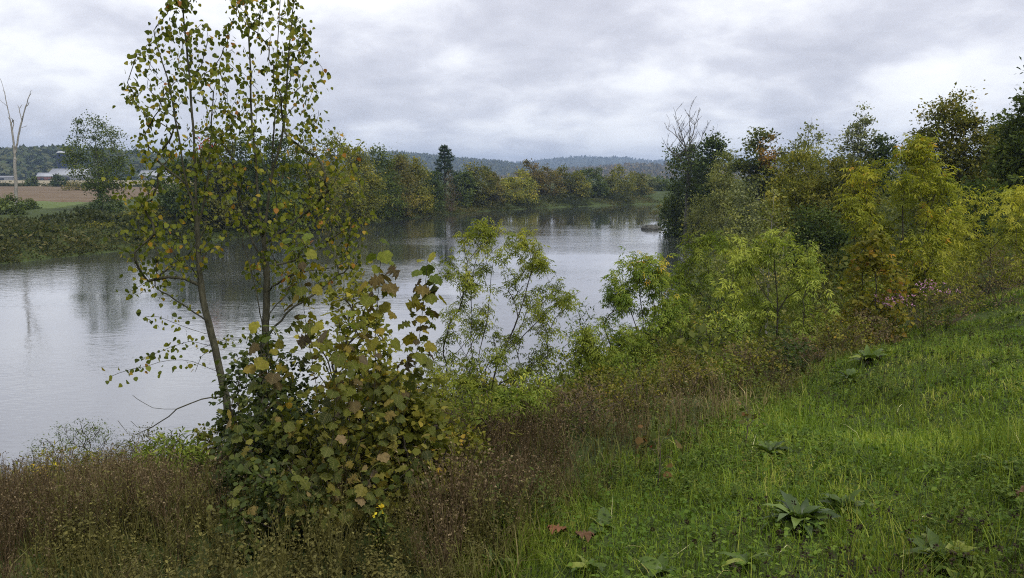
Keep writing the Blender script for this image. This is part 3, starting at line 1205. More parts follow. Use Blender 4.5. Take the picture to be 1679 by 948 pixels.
def bare_tree(name, label, px, d, by, paths, bark, rb, seed, ntw, Wt, tipr, sides=6, zmin=.35, power=.42):
    """A leafless tree: main limbs given as photograph points, finer twigs grown from them."""
    g = rng_of(seed)
    b = at(px, by, d)
    z = gz(b[0], d) - .1
    root = thing(name, (b[0], d, z), label, 'tree')
    sk = Skeleton()
    o = np.array([b[0], d, z])
    first = True
    ids = []
    for pa in paths:
        pts = [at(q[0], q[1], d + (q[2] if len(q) > 2 else 0)) - o for q in pa]
        if first:
            pts[0] = np.zeros(3)
            ids += sk.path(pts, -1, .8, .03, g)
            first = False
        else:
            ids += sk.path(pts[1:], sk.nearest(pts[0], 0), .6, .03, g)
    hi = max(sk.p[i][2] for i in ids)
    cand = [i for i in ids if sk.p[i][2] > hi * zmin]
    for k in range(ntw):
        i = cand[g.integers(len(cand))]
        f = sk.p[i][2] / hi
        L = Wt * (.35 + .65 * g.random()) * (1.25 - f)
        a = g.random() * 6.28
        dr = np.array([math.cos(a) * .7, math.sin(a) * .7, .75])
        e = sk.p[i] + dr * L
        new = sk.path([sk.p[i] + dr * L * .5 + g.normal(0, L * .08, 3), e + np.array([0, 0, L * .2])], i, L * .25)
        for q in range(3):
            j = new[1 + g.integers(len(new) - 1)]
            l2 = L * (.25 + .3 * g.random())
            a2 = a + g.normal(0, .8)
            sk.path([sk.p[j] + np.array([math.cos(a2) * .6, math.sin(a2) * .6, .8]) * l2], j, l2 * .5)
    V, Q = sk.tubes(rb, tipr, sides, power)
    link('trunk', mesh_np(name + '_wood', V, None, bark, None, Q, True), root)


bare_tree('dead_tree', 'dead forked pale grey tree trunk on the far bank', 27, 140, 345,
          [[(27, 345), (26, 300), (24, 250)], [(24, 262), (20, 215), (12, 175), (5, 142), (0, 128)], [(25, 255), (34, 205), (44, 170), (51, 148)],
           [(38, 195), (31, 178), (29, 172)], [(12, 175), (-4, 160)], [(36, 210), (44, 206)], [(20, 215), (23, 204)]],
          M['bark_pale'], .29, 11, 9, 1.6, .045, 7, .6, .75)
bare_tree('leafless_tree', 'leafless tree with fine twigs above the dark waterside tree', 1124, 122, 352,
          [[(1124, 352), (1128, 300), (1130, 262)], [(1130, 268), (1122, 235), (1113, 205), (1104, 176)], [(1130, 262), (1131, 225), (1131, 190), (1133, 170)],
           [(1131, 235), (1140, 205), (1146, 180)], [(1122, 240), (1107, 222), (1092, 210)], [(1129, 280), (1112, 255), (1096, 246)], [(1131, 250), (1146, 238), (1152, 222)]],
          M['bark_grey'], .30, 12, 90, 4.6, .024, 5, .4, .6)

LEFT_FIELD = [
    (163, 146, 194, 100, 'dark', 'round', .22, 'deciduous_tree', 'open grey green tree alone before the stubble field', 'tree', dict(nclump=110, nleaf=9000, leaf=.34, sig=.05, twigs=20)),
    (170, 138, 318, 64, 'deep', 'bush', 0, 'shrub', 'dark shrub at the foot of the lone field tree', 'shrub', dict(stems=4, nleaf=2600, leaf=.3)),
    (8, 128, 322, 70, 'dark', 'bush', 0, 'shrub', 'dark shrub at the foot of the dead tree, at frame edge', 'shrub', dict(stems=4, nleaf=2600, leaf=.28)),
    (46, 150, 326, 30, 'dark', 'bush', 0, 'shrub', 'small dark shrub just right of the dead trunk', 'shrub', dict(stems=3, nleaf=1400, leaf=.28)),
    (51, 376, 290, 22, 'dark', 'round', .05, 'deciduous_tree', 'small round green tree between the two fields', 'tree', dict(nclump=30, nleaf=900, leaf=.9)),
    (97, 372, 286, 30, 'deep', 'bush', .02, 'deciduous_tree', 'dark round tree in front of the long pale barn', 'tree', dict(nclump=34, nleaf=1100, leaf=.9)),
    (120, 300, 297, 44, 'tan', 'bush', 0, 'shrub', 'thin tan shrub before the long pale barn', 'shrub', dict(stems=4, nleaf=700, leaf=.55)),
    (240, 118, 330, 90, 'olivedark', 'bush', 0, 'shrub', 'olive shrub on the far bank left of the slanting poplar', 'shrub', dict(stems=5, nleaf=3600, leaf=.27)),
    (75, 101, 372, 60, 'dark', 'bush', 0, 'shrub', 'low dark green shrub halfway up the far left bank', 'shrub', dict(stems=5, nleaf=2200, leaf=.22)),
    (20, 95, 382, 80, 'deep', 'bush', 0, 'shrub', 'low spreading shrub above the water, beneath the dead tree', 'shrub', dict(stems=5, nleaf=2600, leaf=.22)),
    (160, 108, 368, 80, 'olive', 'bush', 0, 'shrub', 'low olive shrub over the bank below the lone field tree', 'shrub', dict(stems=5, nleaf=2600, leaf=.22)),
]
for i, (px, d, ty, wp, pal, shp, cb, nm, lab, cat, kw) in enumerate(LEFT_FIELD):
    x, y, H, W = from_px(px, d, ty, wp)
    k = dict(nclump=50, sig=.07, sides=3)
    k.update(kw)
    make_tree(nm, lab, cat, None, x, y, H, W, M[pal], BARKS[i % 3], 300 + i, shp, cb, **k)

RIGHT_TREES = [
    (1130, 124, 240, 104, 'dark', 'round', .0, 'deciduous_tree', 'dense very dark tree overhanging the river', dict(nclump=110, nleaf=8000, leaf=.33, sig=.055)),
    (1112, 128, 300, 50, 'deep', 'bush', .0, 'deciduous_tree', 'low dark tree dipping to the water before the rock', dict(nclump=60, nleaf=3600, leaf=.3)),
    (1167, 118, 209, 56, 'deep', 'ovoid', .3, 'deciduous_tree', 'dark narrow tree top right of the leafless tree', dict(nclump=60, nleaf=3600, leaf=.36, sig=.05, twigs=10)),
    (1188, 104, 233, 62, 'willow', 'ovoid', .05, 'willow_tree', 'pale grey green willow right of the dark waterside tree', dict(nclump=90, nleaf=6500, leaf=.33, sig=.055, tmpl=T_LANCE)),
    (1152, 108, 322, 70, 'willow', 'bush', 0, 'willow_shrub', 'pale willow shrub at the water below the dark tree', dict(stems=5, nclump=60, nleaf=3400, leaf=.26, tmpl=T_LANCE)),
    (1222, 88, 300, 64, 'greygreen', 'bush', 0, 'shrub', 'grey green shrub below the willow on the slope', dict(stems=4, nclump=60, nleaf=3600, leaf=.22)),
    (1243, 95, 214, 72, 'darkrust', 'round', .1, 'deciduous_tree', 'dark tree with an orange patch in its crown', dict(nclump=90, nleaf=6000, leaf=.32, sig=.055, accents=((.5, -.5, .80), .16, .97))),
    (1322, 92, 204, 88, 'greygreen', 'vase', .15, 'deciduous_tree', 'thin grey green tree with bare twig ends on the skyline', dict(nclump=90, nleaf=2800, leaf=.28, sig=.045, twigs=50)),
    (1405, 86, 182, 86, 'greygreen', 'ovoid', .2, 'aspen_tree', 'tall silvery aspen with see-through crown on the skyline', dict(nclump=150, nleaf=6500, leaf=.22, sig=.035, twigs=10)),
    (1444, 84, 213, 40, 'deep', 'ovoid', .2, 'deciduous_tree', 'small dark tree joined to the silvery aspen', dict(nclump=50, nleaf=2400, leaf=.28)),
    (1500, 76, 250, 60, 'greygreen', 'round', .1, 'deciduous_tree', 'thin tree low on the skyline right of the aspen', dict(nclump=50, nleaf=1300, leaf=.24, twigs=30)),
    (1312, 55, 246, 122, 'olive', 'round', .05, 'box_elder', 'broad olive gold tree in the middle of the slope', dict(nclump=130, nleaf=11000, leaf=.24, sig=.055, tmpl=T_LANCE, stems=3)),
    (1392, 52, 262, 100, 'olivedark', 'round', .03, 'box_elder', 'olive green tree below the silvery aspen', dict(nclump=110, nleaf=9000, leaf=.24, sig=.06, tmpl=T_LANCE, stems=3)),
    (1345, 44, 330, 110, 'deep', 'bush', .0, 'shrub', 'dark thicket shrub under the broad olive gold tree', dict(nclump=70, nleaf=6000, leaf=.17, stems=5)),
    (1556, 50, 158, 150, 'olivedark', 'round', .12, 'deciduous_tree', 'big dark olive tree with ragged top on the slope', dict(nclump=170, nleaf=14000, leaf=.17, sig=.05, twigs=26, lobes=.5)),
    (1648, 53, 188, 120, 'dark', 'ovoid', .02, 'deciduous_tree', 'dense dark green tree beside the big ragged tree', dict(nclump=130, nleaf=11000, leaf=.22, sig=.055)),
    (1682, 44, 104, 100, 'dark', 'ovoid', .1, 'deciduous_tree', 'tall green tree cut by the photo edge', dict(nclump=130, nleaf=11000, leaf=.2, sig=.045)),
    (1740, 58, 190, 150, 'dark', 'round', .0, 'deciduous_tree', 'dark tree behind the tall edge tree', dict(nclump=90, nleaf=7000, leaf=.24)),
    (1600, 40, 300, 130, 'deep', 'bush', .0, 'shrub', 'dark undergrowth shrub behind the bright yellow bush', dict(nclump=70, nleaf=6000, leaf=.16, stems=5)),
]
for i, (px, d, ty, wp, pal, shp, cb, nm, lab, kw) in enumerate(RIGHT_TREES):
    x, y, H, W = from_px(px, d, ty, wp)
    make_tree(nm, lab, 'shrub' if 'shrub' in nm else 'tree', 'trees on the near bank slope', x, y, H, W, M[pal],
              M['silver'] if nm == 'aspen_tree' else BARKS[i % 3], 400 + i, shp, cb, **{**kw, 'nleaf': int(kw['nleaf'] * 1.12), 'leaf': kw['leaf'] * 1.17})

# spit of reeds at the bend
x, y, H, W = from_px(1078, 192, 338, 40)
make_tree('waterside_bush', 'low yellowish bush on the spit beyond the rock', 'bush', None, x + 1.0, y, max(1.6, H), W, M['tan'], M['twig'], 77, 'bush', 0, 40, 1500, .35, .08, T_LANCE, stems=5)

# ------------------------------------------------------------------ near saplings, built leaf by leaf
def split_leaves(root, name, tmpls, pos, yd, nn, size, rnd, mat_one, mat_mass, limit=300, tsel=None):
    """The largest leaves become single objects, what is left one mass."""
    n = len(pos)
    wpos = pos + np.array(root.location)
    show = size / np.linalg.norm(wpos - EYE, axis=1)
    order = np.argsort(-show)
    one, rest = order[:limit], order[limit:]
    tsel = np.zeros(n, int) if tsel is None else tsel
    meshes = []
    for k, tp in enumerate(tmpls):
        meshes.append([mesh_np(name + '_leaf', tp[0] * np.array([1, 1, q]), tp[1], mat_one, None, None, True) for q in (.6, 1.0, 1.6)])
    y = unit(yd)
    x = unit(np.cross(y, nn))
    z = np.cross(x, y)
    for i in one:
        o = bpy.data.objects.new('leaf', meshes[tsel[i]][i % 3])
        COL.objects.link(o)
        o.parent = root
        s = size[i]
        o.matrix_local = Matrix(((x[i][0] * s, y[i][0] * s, z[i][0] * s, pos[i][0]), (x[i][1] * s, y[i][1] * s, z[i][1] * s, pos[i][1]),
                                 (x[i][2] * s, y[i][2] * s, z[i][2] * s, pos[i][2]), (0, 0, 0, 1)))
    bl = []
    for k, tp in enumerate(tmpls):
        r = rest[tsel[rest] == k]
        if len(r):
            bl.append(place(tp, pos[r], yd[r], nn[r], size[r], rnd[r]))
    if bl:
        V, T, C = merge(bl)
        o = link('foliage', mesh_np(name + '_foliage', V, T, mat_mass, C), root)
        o['kind'] = 'stuff'


POP = [(0, (.045, .06, .013)), (.35, (.085, .105, .02)), (.74, (.12, .13, .024)), (.93, (.15, .135, .025)), (.975, (.22, .13, .025)), (1, (.16, .06, .025))]
M['pop_one'] = leaf_mat('poplar_leaf', POP, 0, 1, transl=.38)
M['pop_mass'] = leaf_mat('poplar_foliage', POP, 1, 0, transl=.38)


def poplar(label, base_px, d, stems, env, nleafy, seed, extra, bare, rb):
    """env: rows (y, x left, x right) of the leafy outline; stems and extra branches are photograph points at the tree's own distance."""
    g = rng_of(seed)
    b = at(base_px, 600, d)
    z = gz(b[0], d) - .05
    o = np.array([b[0], d, z])
    root = thing('young_poplar', tuple(o), label, 'tree', 'two young poplars on the near bank')
    sk = Skeleton()
    for k, st in enumerate(stems):
        pts = [at(q[0], q[1], d + (q[2] if len(q) > 2 else 0)) - o for q in st]
        if k == 0:
            sk.path([np.zeros(3)] + pts, -1, .16, .004, g)
        else:
            sk.path(pts[1:], sk.nearest(pts[0], 0), .16, .004, g)
    tips = []
    for br in extra:
        pts = [at(q[0], q[1], d + (q[2] if len(q) > 2 else 0)) - o for q in br]
        ids = sk.path(pts[1:], sk.nearest(pts[0], 0), .12, .006, g)
        tips += ids[len(ids) // 3:]
    for br in bare:
        pts = [at(q[0], q[1], d + (q[2] if len(q) > 2 else 0)) - o for q in br]
        sk.path(pts[1:], sk.nearest(pts[0], 0), .12, .006, g)
    env = np.array(env, float)
    ys = g.random(nleafy) ** .9
    yy = env[0, 0] + (env[-1, 0] - env[0, 0]) * ys
    xl, xr = np.interp(yy, env[:, 0], env[:, 1]), np.interp(yy, env[:, 0], env[:, 2])
    u = g.random(nleafy)
    xx = xl + (xr - xl) * u
    hw = (xr - xl) / 2 / F * d
    dd = (g.random(nleafy) * 2 - 1) * np.sqrt(np.maximum(.05, 1 - (2 * u - 1) ** 2)) * hw * .95
    A = np.array([at(a, c, d + e) for a, c, e in zip(xx, yy, dd)]) - o
    order = np.argsort(-yy + .4 * np.abs(xx - (xl + xr) / 2))
    nodes = list(tips)
    for i in order:
        n0 = sk.n
        sk.grow_to(A[i], .13, .12, g, rise=.8, sag=0)
        m = list(range(n0, sk.n))
        nodes += m[max(0, len(m) - 4):]
    V, Q = sk.tubes(rb, .0032, 7, .62, .3)
    link('trunk', mesh_np('poplar_wood', V, None, M['bark_olive'], None, Q, True), root)
    P = sk.p[np.array(nodes)]
    rep = 6
    P = np.repeat(P, rep, 0) + g.normal(0, .05, (len(P) * rep, 3))
    keep = g.random(len(P)) < .8
    P = P[keep]
    yd = g.normal(0, .55, P.shape)
    yd[:, 2] = -.75 + g.normal(0, .35, len(P))
    yd = unit(yd)
    P = P + yd * .035
    nn = g.normal(0, 1, P.shape)
    nn[:, 2] = np.abs(nn[:, 2]) * .6
    size = .060 * (.6 + .6 * g.random(len(P)))
    split_leaves(root, 'poplar', [T_OVATE], P, yd, nn, size, g.random(len(P)), M['pop_one'], M['pop_mass'], 300)
    return root


poplar('young poplar with slanting lower trunk and loose narrow crown', 392, 9.6,
       [[(385, 740), (374, 670), (352, 570), (333, 490), (324, 400), (322, 330), (318, 230), (312, 150), (306, 70), (298, 5), (294, -40)],
        [(323, 345), (304, 290), (292, 220), (280, 150), (262, 90), (252, 50)],
        [(322, 365), (340, 300), (346, 220), (350, 150)]],
       [(-30, 284, 304), (30, 268, 322), (60, 236, 350), (100, 218, 362), (150, 202, 372), (180, 190, 376), (240, 204, 385), (300, 180, 385), (350, 196, 380), (400, 190, 372), (440, 215, 352)],
       180, 21,
       [[(330, 470), (290, 455), (245, 460), (210, 480)], [(345, 540), (300, 535), (262, 520, -.3), (236, 522, -.3)], [(360, 600), (300, 590, -.3), (240, 600, -.5), (182, 616, -.6)],
        [(352, 565), (310, 560, .3), (270, 575, .4), (232, 588, .5)], [(340, 520), (300, 500, .4), (255, 470, .6), (232, 440, .6)]],
       [[(372, 640), (330, 655, -.3), (290, 672, -.4), (262, 692, -.4), (236, 708, -.4), (210, 712, -.4), (198, 698, -.4), (192, 690, -.4)],
        [(290, 672, -.4), (250, 668, -.4), (225, 655, -.4), (216, 648, -.4)], [(250, 700, -.4), (225, 700, -.4), (214, 690, -.4)], [(236, 708, -.4), (232, 722, -.4), (229, 730, -.4)],
        [(350, 560), (330, 585, .2), (322, 610, .2)], [(326, 420), (350, 395, .2), (372, 380, .3)]], .048)
poplar('upright young poplar with two parallel leaders and fuller crown', 438, 9.9,
       [[(432, 740), (430, 660), (434, 560), (437, 480), (434, 400), (440, 330), (446, 270), (450, 190), (454, 100), (458, 10), (460, -45)],
        [(435, 420), (424, 340), (420, 270), (412, 190), (410, 100), (404, 10), (402, -30)],
        [(447, 280), (466, 200), (472, 100), (480, 20), (482, -20)],
        [(436, 440), (408, 380, .3), (388, 300, .4), (378, 210, .4), (372, 150, .4)]],
       [(-30, 388, 492), (30, 362, 500), (80, 350, 516), (120, 352, 530), (170, 356, 548), (200, 356, 556), (250, 362, 590), (290, 366, 606), (340, 380, 612), (390, 388, 606), (430, 405, 590), (470, 420, 560)],
       235, 22,
       [[(440, 400), (490, 360), (540, 310, -.3), (592, 232, -.4)], [(440, 440), (500, 420, .3), (560, 380, .4), (610, 352, .4)], [(436, 470), (480, 450, -.4), (540, 440, -.6), (590, 420, -.6)],
        [(433, 560), (400, 552, .3), (360, 560, .5), (330, 572, .5)]],
       [[(412, 560, -.2), (424, 500, -.3), (412, 440, -.3), (398, 390, -.3), (408, 360, -.3)], [(398, 405, -.3), (380, 388, -.3), (358, 372, -.3)]], .053)

SYC = [(0, (.075, .10, .016)), (.3, (.12, .135, .022)), (.58, (.19, .15, .025)), (.72, (.085, .065, .028)), (.84, (.045, .035, .024)), (1, (.07, .056, .045))]
M['syc_one'] = leaf_mat('sycamore_leaf', SYC, 0, 1, transl=.35, spot=(4.0, (.06, .035, .02)), veins=True)
M['syc_mass'] = leaf_mat('sycamore_foliage', SYC, 1, 0, transl=.3)
SYG = [(0, (.06, .095, .02)), (.5, (.095, .13, .025)), (1, (.17, .16, .03))]
M['syg_one'] = leaf_mat('sycamore_green_leaf', SYG, 0, 1, transl=.4, veins=True)


SYD = [(0, (.022, .030, .008)), (.45, (.042, .055, .012)), (.75, (.068, .076, .017)), (.9, (.12, .095, .025)), (1, (.11, .08, .055))]  # dark greens of the low foliage, with its shade put into the colour
M['syd_one'] = leaf_mat('dark_shaded_leaf', SYD, 0, 1, transl=.25, veins=True)
M['syd_mass'] = leaf_mat('dark_shaded_foliage', SYD, 1, 0, transl=.25)


def sycamore(label, base_px, d, stems, seed, size0=.135, dens=.045, mats=('syc_one', 'syc_mass'), green_top=True, limit=300):
    g = rng_of(seed)
    b = at(base_px, 700, d)
    z = gz(b[0], d) - .03
    o = np.array([b[0], d, z])
    root = thing('sycamore_sapling', tuple(o), label, 'sapling', 'broad leaved saplings in the near brush')
    sk = Skeleton()
    P, Y, Z_, S, G = [], [], [], [], []
    for k, st in enumerate(stems):
        pts = [at(q[0], q[1], d + (q[2] if len(q) > 2 else 0)) - o for q in st]
        if k == 0:
            ids = sk.path([np.zeros(3)] + pts, -1, dens, .002, g)
        else:
            ids = sk.path(pts[1:], sk.nearest(pts[0], 0), dens, .002, g)
        n = len(ids)
        a = g.random() * 6
        for j, i in enumerate(ids):
            f = j / n
            if f < .12 or g.random() > .86:
                continue
            a += 2.4
            L = size0 * (.5 + .7 * g.random()) * (np.interp(f, [0, .45, .62, .93, 1.0], [.5, .5, .8, .8, .6]) if green_top else 1.0)
            dr = np.array([math.cos(a), math.sin(a), .25 + .35 * g.random()])
            pe = sk.p[i] + unit(dr) * L * (.4 + 1.1 * g.random())
            yd = np.array([math.cos(a), math.sin(a), -.55 - .6 * g.random()]) if f < .95 else np.array([math.cos(a), math.sin(a), .25])
            P.append(pe)
            Y.append(yd + g.normal(0, .25, 3))
            Z_.append(np.array([math.cos(a) * .6, math.sin(a) * .6, .7]) + g.normal(0, .3, 3))
            S.append(L)
            G.append(f)
    V, Q = sk.tubes(.014, .0035, 6, .5)
    link('stem', mesh_np('sycamore_stem', V, None, M['bark_dark'], None, Q, True), root)
    P, Y, Z_, S, G = map(np.array, (P, Y, Z_, S, G))
    top = G > .9
    tsel = (g.random(len(P)) < .45).astype(int)
    tsel[top] = 0
    if green_top:
        split_leaves(root, 'sycamore_top', [T_LOBED], P[top], Y[top], Z_[top], S[top], g.random(top.sum()), M['syg_one'], M['syg_one'], limit)
        P, Y, Z_, S, tsel = P[~top], Y[~top], Z_[~top], S[~top], tsel[~top]
        limit -= int(top.sum())
        G = G[~top]
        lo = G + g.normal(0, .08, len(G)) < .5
        split_leaves(root, 'sycamore_low', [T_LOBED, T_LOBED_CURL], P[lo], Y[lo], Z_[lo], S[lo] * .8, g.random(lo.sum()), M['syd_one'], M['syd_mass'], limit // 3, tsel[lo])  # lower leaves take the dark set, shade painted into their colour
        P, Y, Z_, S, tsel = P[~lo], Y[~lo], Z_[~lo], S[~lo], tsel[~lo]
        limit -= limit // 3
    split_leaves(root, 'sycamore', [T_LOBED, T_LOBED_CURL], P, Y, Z_, S, g.random(len(P)), M[mats[0]], M[mats[1]], limit, tsel)


sycamore('tall sycamore sapling with yellow and curled brown leaves', 560, 6.4,
         [[(552, 800), (520, 640, .1), (500, 520, .1), (492, 440, .1), (486, 388, .1)],
          [(556, 820), (610, 660, -.1), (616, 540, -.1), (622, 450, -.1), (628, 402, -.1)],
          [(560, 830), (660, 680, .1), (686, 560, .1), (697, 470, .1), (701, 425, .1)],
          [(552, 810), (470, 700, .3), (444, 600, .3), (436, 540, .3)],
          [(560, 800), (575, 650, -.4), (560, 560, -.5), (556, 520, -.5)]], 41, .125, .021)
sycamore('low dark green broad leaved sapling in the shade below', 520, 6.0,
         [[(520, 880), (450, 800, -.1), (400, 720, -.1), (385, 680, -.1)], [(520, 880), (480, 760, .2), (462, 690, .2)], [(520, 880), (540, 760, -.3), (550, 660, -.3), (552, 620, -.3)],
          [(520, 890), (600, 780, 0), (640, 700, 0), (655, 640, 0)], [(520, 890), (610, 820, -.4), (670, 770, -.4), (700, 720, -.4)], [(520, 890), (430, 860, -.4), (395, 830, -.5), (372, 810, -.5)],
          [(520, 890), (500, 830, -.7), (480, 780, -.8), (470, 760, -.8)], [(520, 890), (570, 840, -.8), (600, 800, -.9), (612, 770, -.9)], [(520, 900), (640, 870, .2), (690, 830, .3), (718, 790, .3)]],
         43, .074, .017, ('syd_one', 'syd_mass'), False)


def clear_bush(name, label, cat, px, d, topy, wpx, one, seed, shape='bush', cb=.05, ncl=120, per=16, leaf=.1, tmpl=T_OVAL, stems=5, sig=.05, bark='bark_dark', rb=.03, lean=(0, 0),
               droop=.35, group=None, rise=None, spread=.25):
    x, y, H, W = from_px(px, d, topy, wpx)
    return make_tree(name, label, cat, group, x, y, H, W, M[one], M[bark], seed, shape, cb, ncl, ncl * per, leaf, sig, tmpl, stems, rb, lean, 6, droop=droop, zoff=-.05, spread=spread)


M['dogwood'] = leaf_mat('dogwood_foliage', [(0, (.022, .033, .012)), (.6, (.042, .058, .018)), (.9, (.075, .085, .024)), (1, (.12, .11, .035))], gloss=.2)
clear_bush('dark_shrub', 'dark leafy shrub filling the space around both poplar trunks', 'shrub', 420, 8.3, 545, 190, 'dogwood', 51, 'bush', .05, 150, 26, .055, T_OVAL, 6, .05, spread=.35)
clear_bush('dark_shrub', 'dense green shrub behind the tall sycamore sapling', 'shrub', 570, 7.8, 452, 170, 'olive', 52, 'round', .05, 120, 26, .052, T_OVAL, 5, .045, spread=.3)
clear_bush('dark_shrub', 'dark low shrub right under the sycamore saplings', 'shrub', 600, 7.2, 600, 370, 'olivedark', 53, 'full', .0, 190, 30, .06, T_OVAL, 7, .06, spread=.35)
clear_bush('dark_shrub', 'dark green shrub spreading left of the sapling foot', 'shrub', 425, 6.9, 665, 220, 'dogwood', 59, 'full', .0, 150, 26, .055, T_OVAL, 6, .06, spread=.4)
clear_bush('dark_shrub', 'dark olive shrub spreading right of the sapling foot', 'shrub', 660, 6.7, 650, 190, 'olivedark', 60, 'full', .0, 140, 26, .055, T_OVAL, 6, .06, spread=.4)
M['will_near'] = leaf_mat('near_willow_foliage', [(0, (.05, .065, .035)), (.5, (.075, .10, .045)), (.93, (.11, .13, .06)), (1, (.22, .16, .05))])
clear_bush('willow_bush', 'loose grey green bush against the water by the left frame edge', 'bush', 100, 15.5, 690, 190, 'will_near', 54, 'bush', .08, 150, 22, .055, T_LANCE, 9, .05, spread=.4, rb=.014)


def box_elder(label, base_px, base_y, d, stems, env, n, pal, seed, leaf=.17, tmpl=T_COMP5, rb=.035, per=5, depth=.9, accents=0.0, bark='bark_dark'):
    """Young box elder: slender stems, drooping compound leaves at the branch ends."""
    g = rng_of(seed)
    b = at(base_px, base_y, d)
    z = gz(b[0], d) - .05
    o = np.array([b[0], d, z])
    root = thing('box_elder', tuple(o), label, 'tree', 'young box elders on the near bank')
    sk = Skeleton()
    for k, st in enumerate(stems):
        pts = [at(q[0], q[1], d + (q[2] if len(q) > 2 else 0)) - o for q in st]
        if k == 0:
            sk.path([np.zeros(3)] + pts, -1, .2, .005, g)
        else:
            sk.path(pts[1:], sk.nearest(pts[0], 0), .2, .005, g)
    env = np.array(env, float)
    m = max(10, n // 5)
    yy = env[0, 0] + (env[-1, 0] - env[0, 0]) * (np.arange(m) + g.random(m)) / m
    xl, xr = np.interp(yy, env[:, 0], env[:, 1]), np.interp(yy, env[:, 0], env[:, 2])
    u = .5 + .5 * np.sign(g.random(m) - .5) * g.random(m) ** .6
    xx = xl + (xr - xl) * u
    hw = (xr - xl) / 2 / F * d
    dd = (g.random(m) * 2 - 1) * np.sqrt(np.maximum(.05, 1 - (2 * u - 1) ** 2)) * hw * depth
    S = np.array([at(a, c, d + e) for a, c, e in zip(xx, yy, dd)]) - o
    rad = (np.mean(env[:, 2] - env[:, 1]) / F * d) * .085
    q = g.integers(0, m, n)
    mid = np.array([0, 0, S[:, 2].max() * .45])
    outw = unit(S - mid)
    A = S[q] + g.normal(0, 1, (n, 3)) * rad * (.6 + .7 * g.random(m))[q][:, None] * np.array([1, 1, .62]) + outw[q] * (rad * 1.3 * (g.random(n) - .4))[:, None]
    tip_t = g.random(m)
    q = q[A[:, 2] > .15]
    A = A[A[:, 2] > .15]
    nodes, spray = [], []
    for i in np.argsort(A[:, 2]):
        n0 = sk.n
        sk.grow_to(A[i], .22, .08, g, rise=.9, sag=.02)
        m_ids = list(range(max(n0, sk.n - 3), sk.n))
        nodes += m_ids
        spray += [tip_t[q[i]]] * len(m_ids)
    V, Q = sk.tubes(rb, .004, 6, .5, .2)
    link('trunk', mesh_np('box_elder_wood', V, None, M[bark], None, Q, True), root)
    P = np.repeat(sk.p[np.array(nodes)], per, 0)
    P = P + g.normal(0, leaf * .3, P.shape)
    a = g.random(len(P)) * 6.283
    yd = np.stack([np.cos(a), np.sin(a), -.5 + g.normal(0, .45, len(P))], 1)
    nn = np.stack([np.cos(a) * .4, np.sin(a) * .4, np.ones(len(P))], 1) + g.normal(0, .4, P.shape)
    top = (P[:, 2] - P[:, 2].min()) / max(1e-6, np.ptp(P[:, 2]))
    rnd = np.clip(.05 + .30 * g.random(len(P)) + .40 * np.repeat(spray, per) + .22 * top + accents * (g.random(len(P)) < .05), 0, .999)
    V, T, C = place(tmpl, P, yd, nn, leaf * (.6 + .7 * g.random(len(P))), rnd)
    ob = link('crown', mesh_np('box_elder_crown', V, T, M[pal], C), root)
    ob['kind'] = 'stuff'
    return root


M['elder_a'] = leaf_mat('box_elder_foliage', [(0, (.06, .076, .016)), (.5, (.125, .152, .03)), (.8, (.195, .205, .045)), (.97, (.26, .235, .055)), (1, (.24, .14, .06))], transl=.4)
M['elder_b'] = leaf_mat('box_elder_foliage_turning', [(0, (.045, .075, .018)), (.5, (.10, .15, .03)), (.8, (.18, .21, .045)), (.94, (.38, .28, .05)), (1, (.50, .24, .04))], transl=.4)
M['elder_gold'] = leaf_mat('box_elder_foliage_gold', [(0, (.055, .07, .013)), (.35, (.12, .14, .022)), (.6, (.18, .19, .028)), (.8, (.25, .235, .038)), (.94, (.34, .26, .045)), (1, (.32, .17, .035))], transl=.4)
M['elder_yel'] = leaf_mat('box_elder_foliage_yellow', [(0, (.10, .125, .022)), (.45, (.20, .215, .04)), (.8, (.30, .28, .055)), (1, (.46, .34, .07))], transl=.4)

box_elder('slender open box elder standing before the water', 792, 655, 14.2,
          [[(808, 625), (822, 585), (850, 560), (878, 530), (925, 490), (950, 480)], [(805, 630), (775, 590), (773, 520), (775, 450), (790, 400), (800, 372)],
           [(806, 628), (785, 590), (800, 520), (806, 450), (812, 410)], [(822, 585), (850, 520), (870, 450), (885, 400)], [(775, 600), (750, 560), (735, 510)]],
          [(368, 792, 808), (385, 770, 815), (395, 760, 885), (430, 738, 895), (450, 728, 892), (500, 726, 940), (530, 726, 900), (570, 720, 900), (620, 712, 850), (640, 712, 790)],
          360, 'elder_a', 61, .15, per=4, rb=.03)
box_elder('box elder with orange tinged top beside the water', 1055, 600, 17.5,
          [[(1056, 570), (1054, 520), (1048, 470), (1055, 425)], [(1056, 560), (1030, 500), (1020, 450)], [(1056, 560), (1080, 500), (1082, 450)], [(1056, 580), (1090, 530), (1110, 490)]],
          [(420, 1035, 1072), (432, 1010, 1085), (460, 1005, 1090), (490, 1004, 1110), (530, 998, 1118), (570, 1000, 1115), (620, 985, 1100)],
          330, 'elder_b', 62, .19, per=4, accents=.2)
box_elder('fresh green box elder bush overhanging the river bay', 1165, 520, 25,
          [[(1165, 480), (1160, 430), (1165, 395)], [(1165, 490), (1140, 450), (1120, 430)], [(1165, 490), (1200, 440), (1215, 410)]],
          [(385, 1150, 1180), (405, 1135, 1205), (440, 1110, 1225), (480, 1085, 1230), (520, 1080, 1225), (545, 1110, 1220)],
          230, 'green', 63, .27, T_COMP5, per=3)
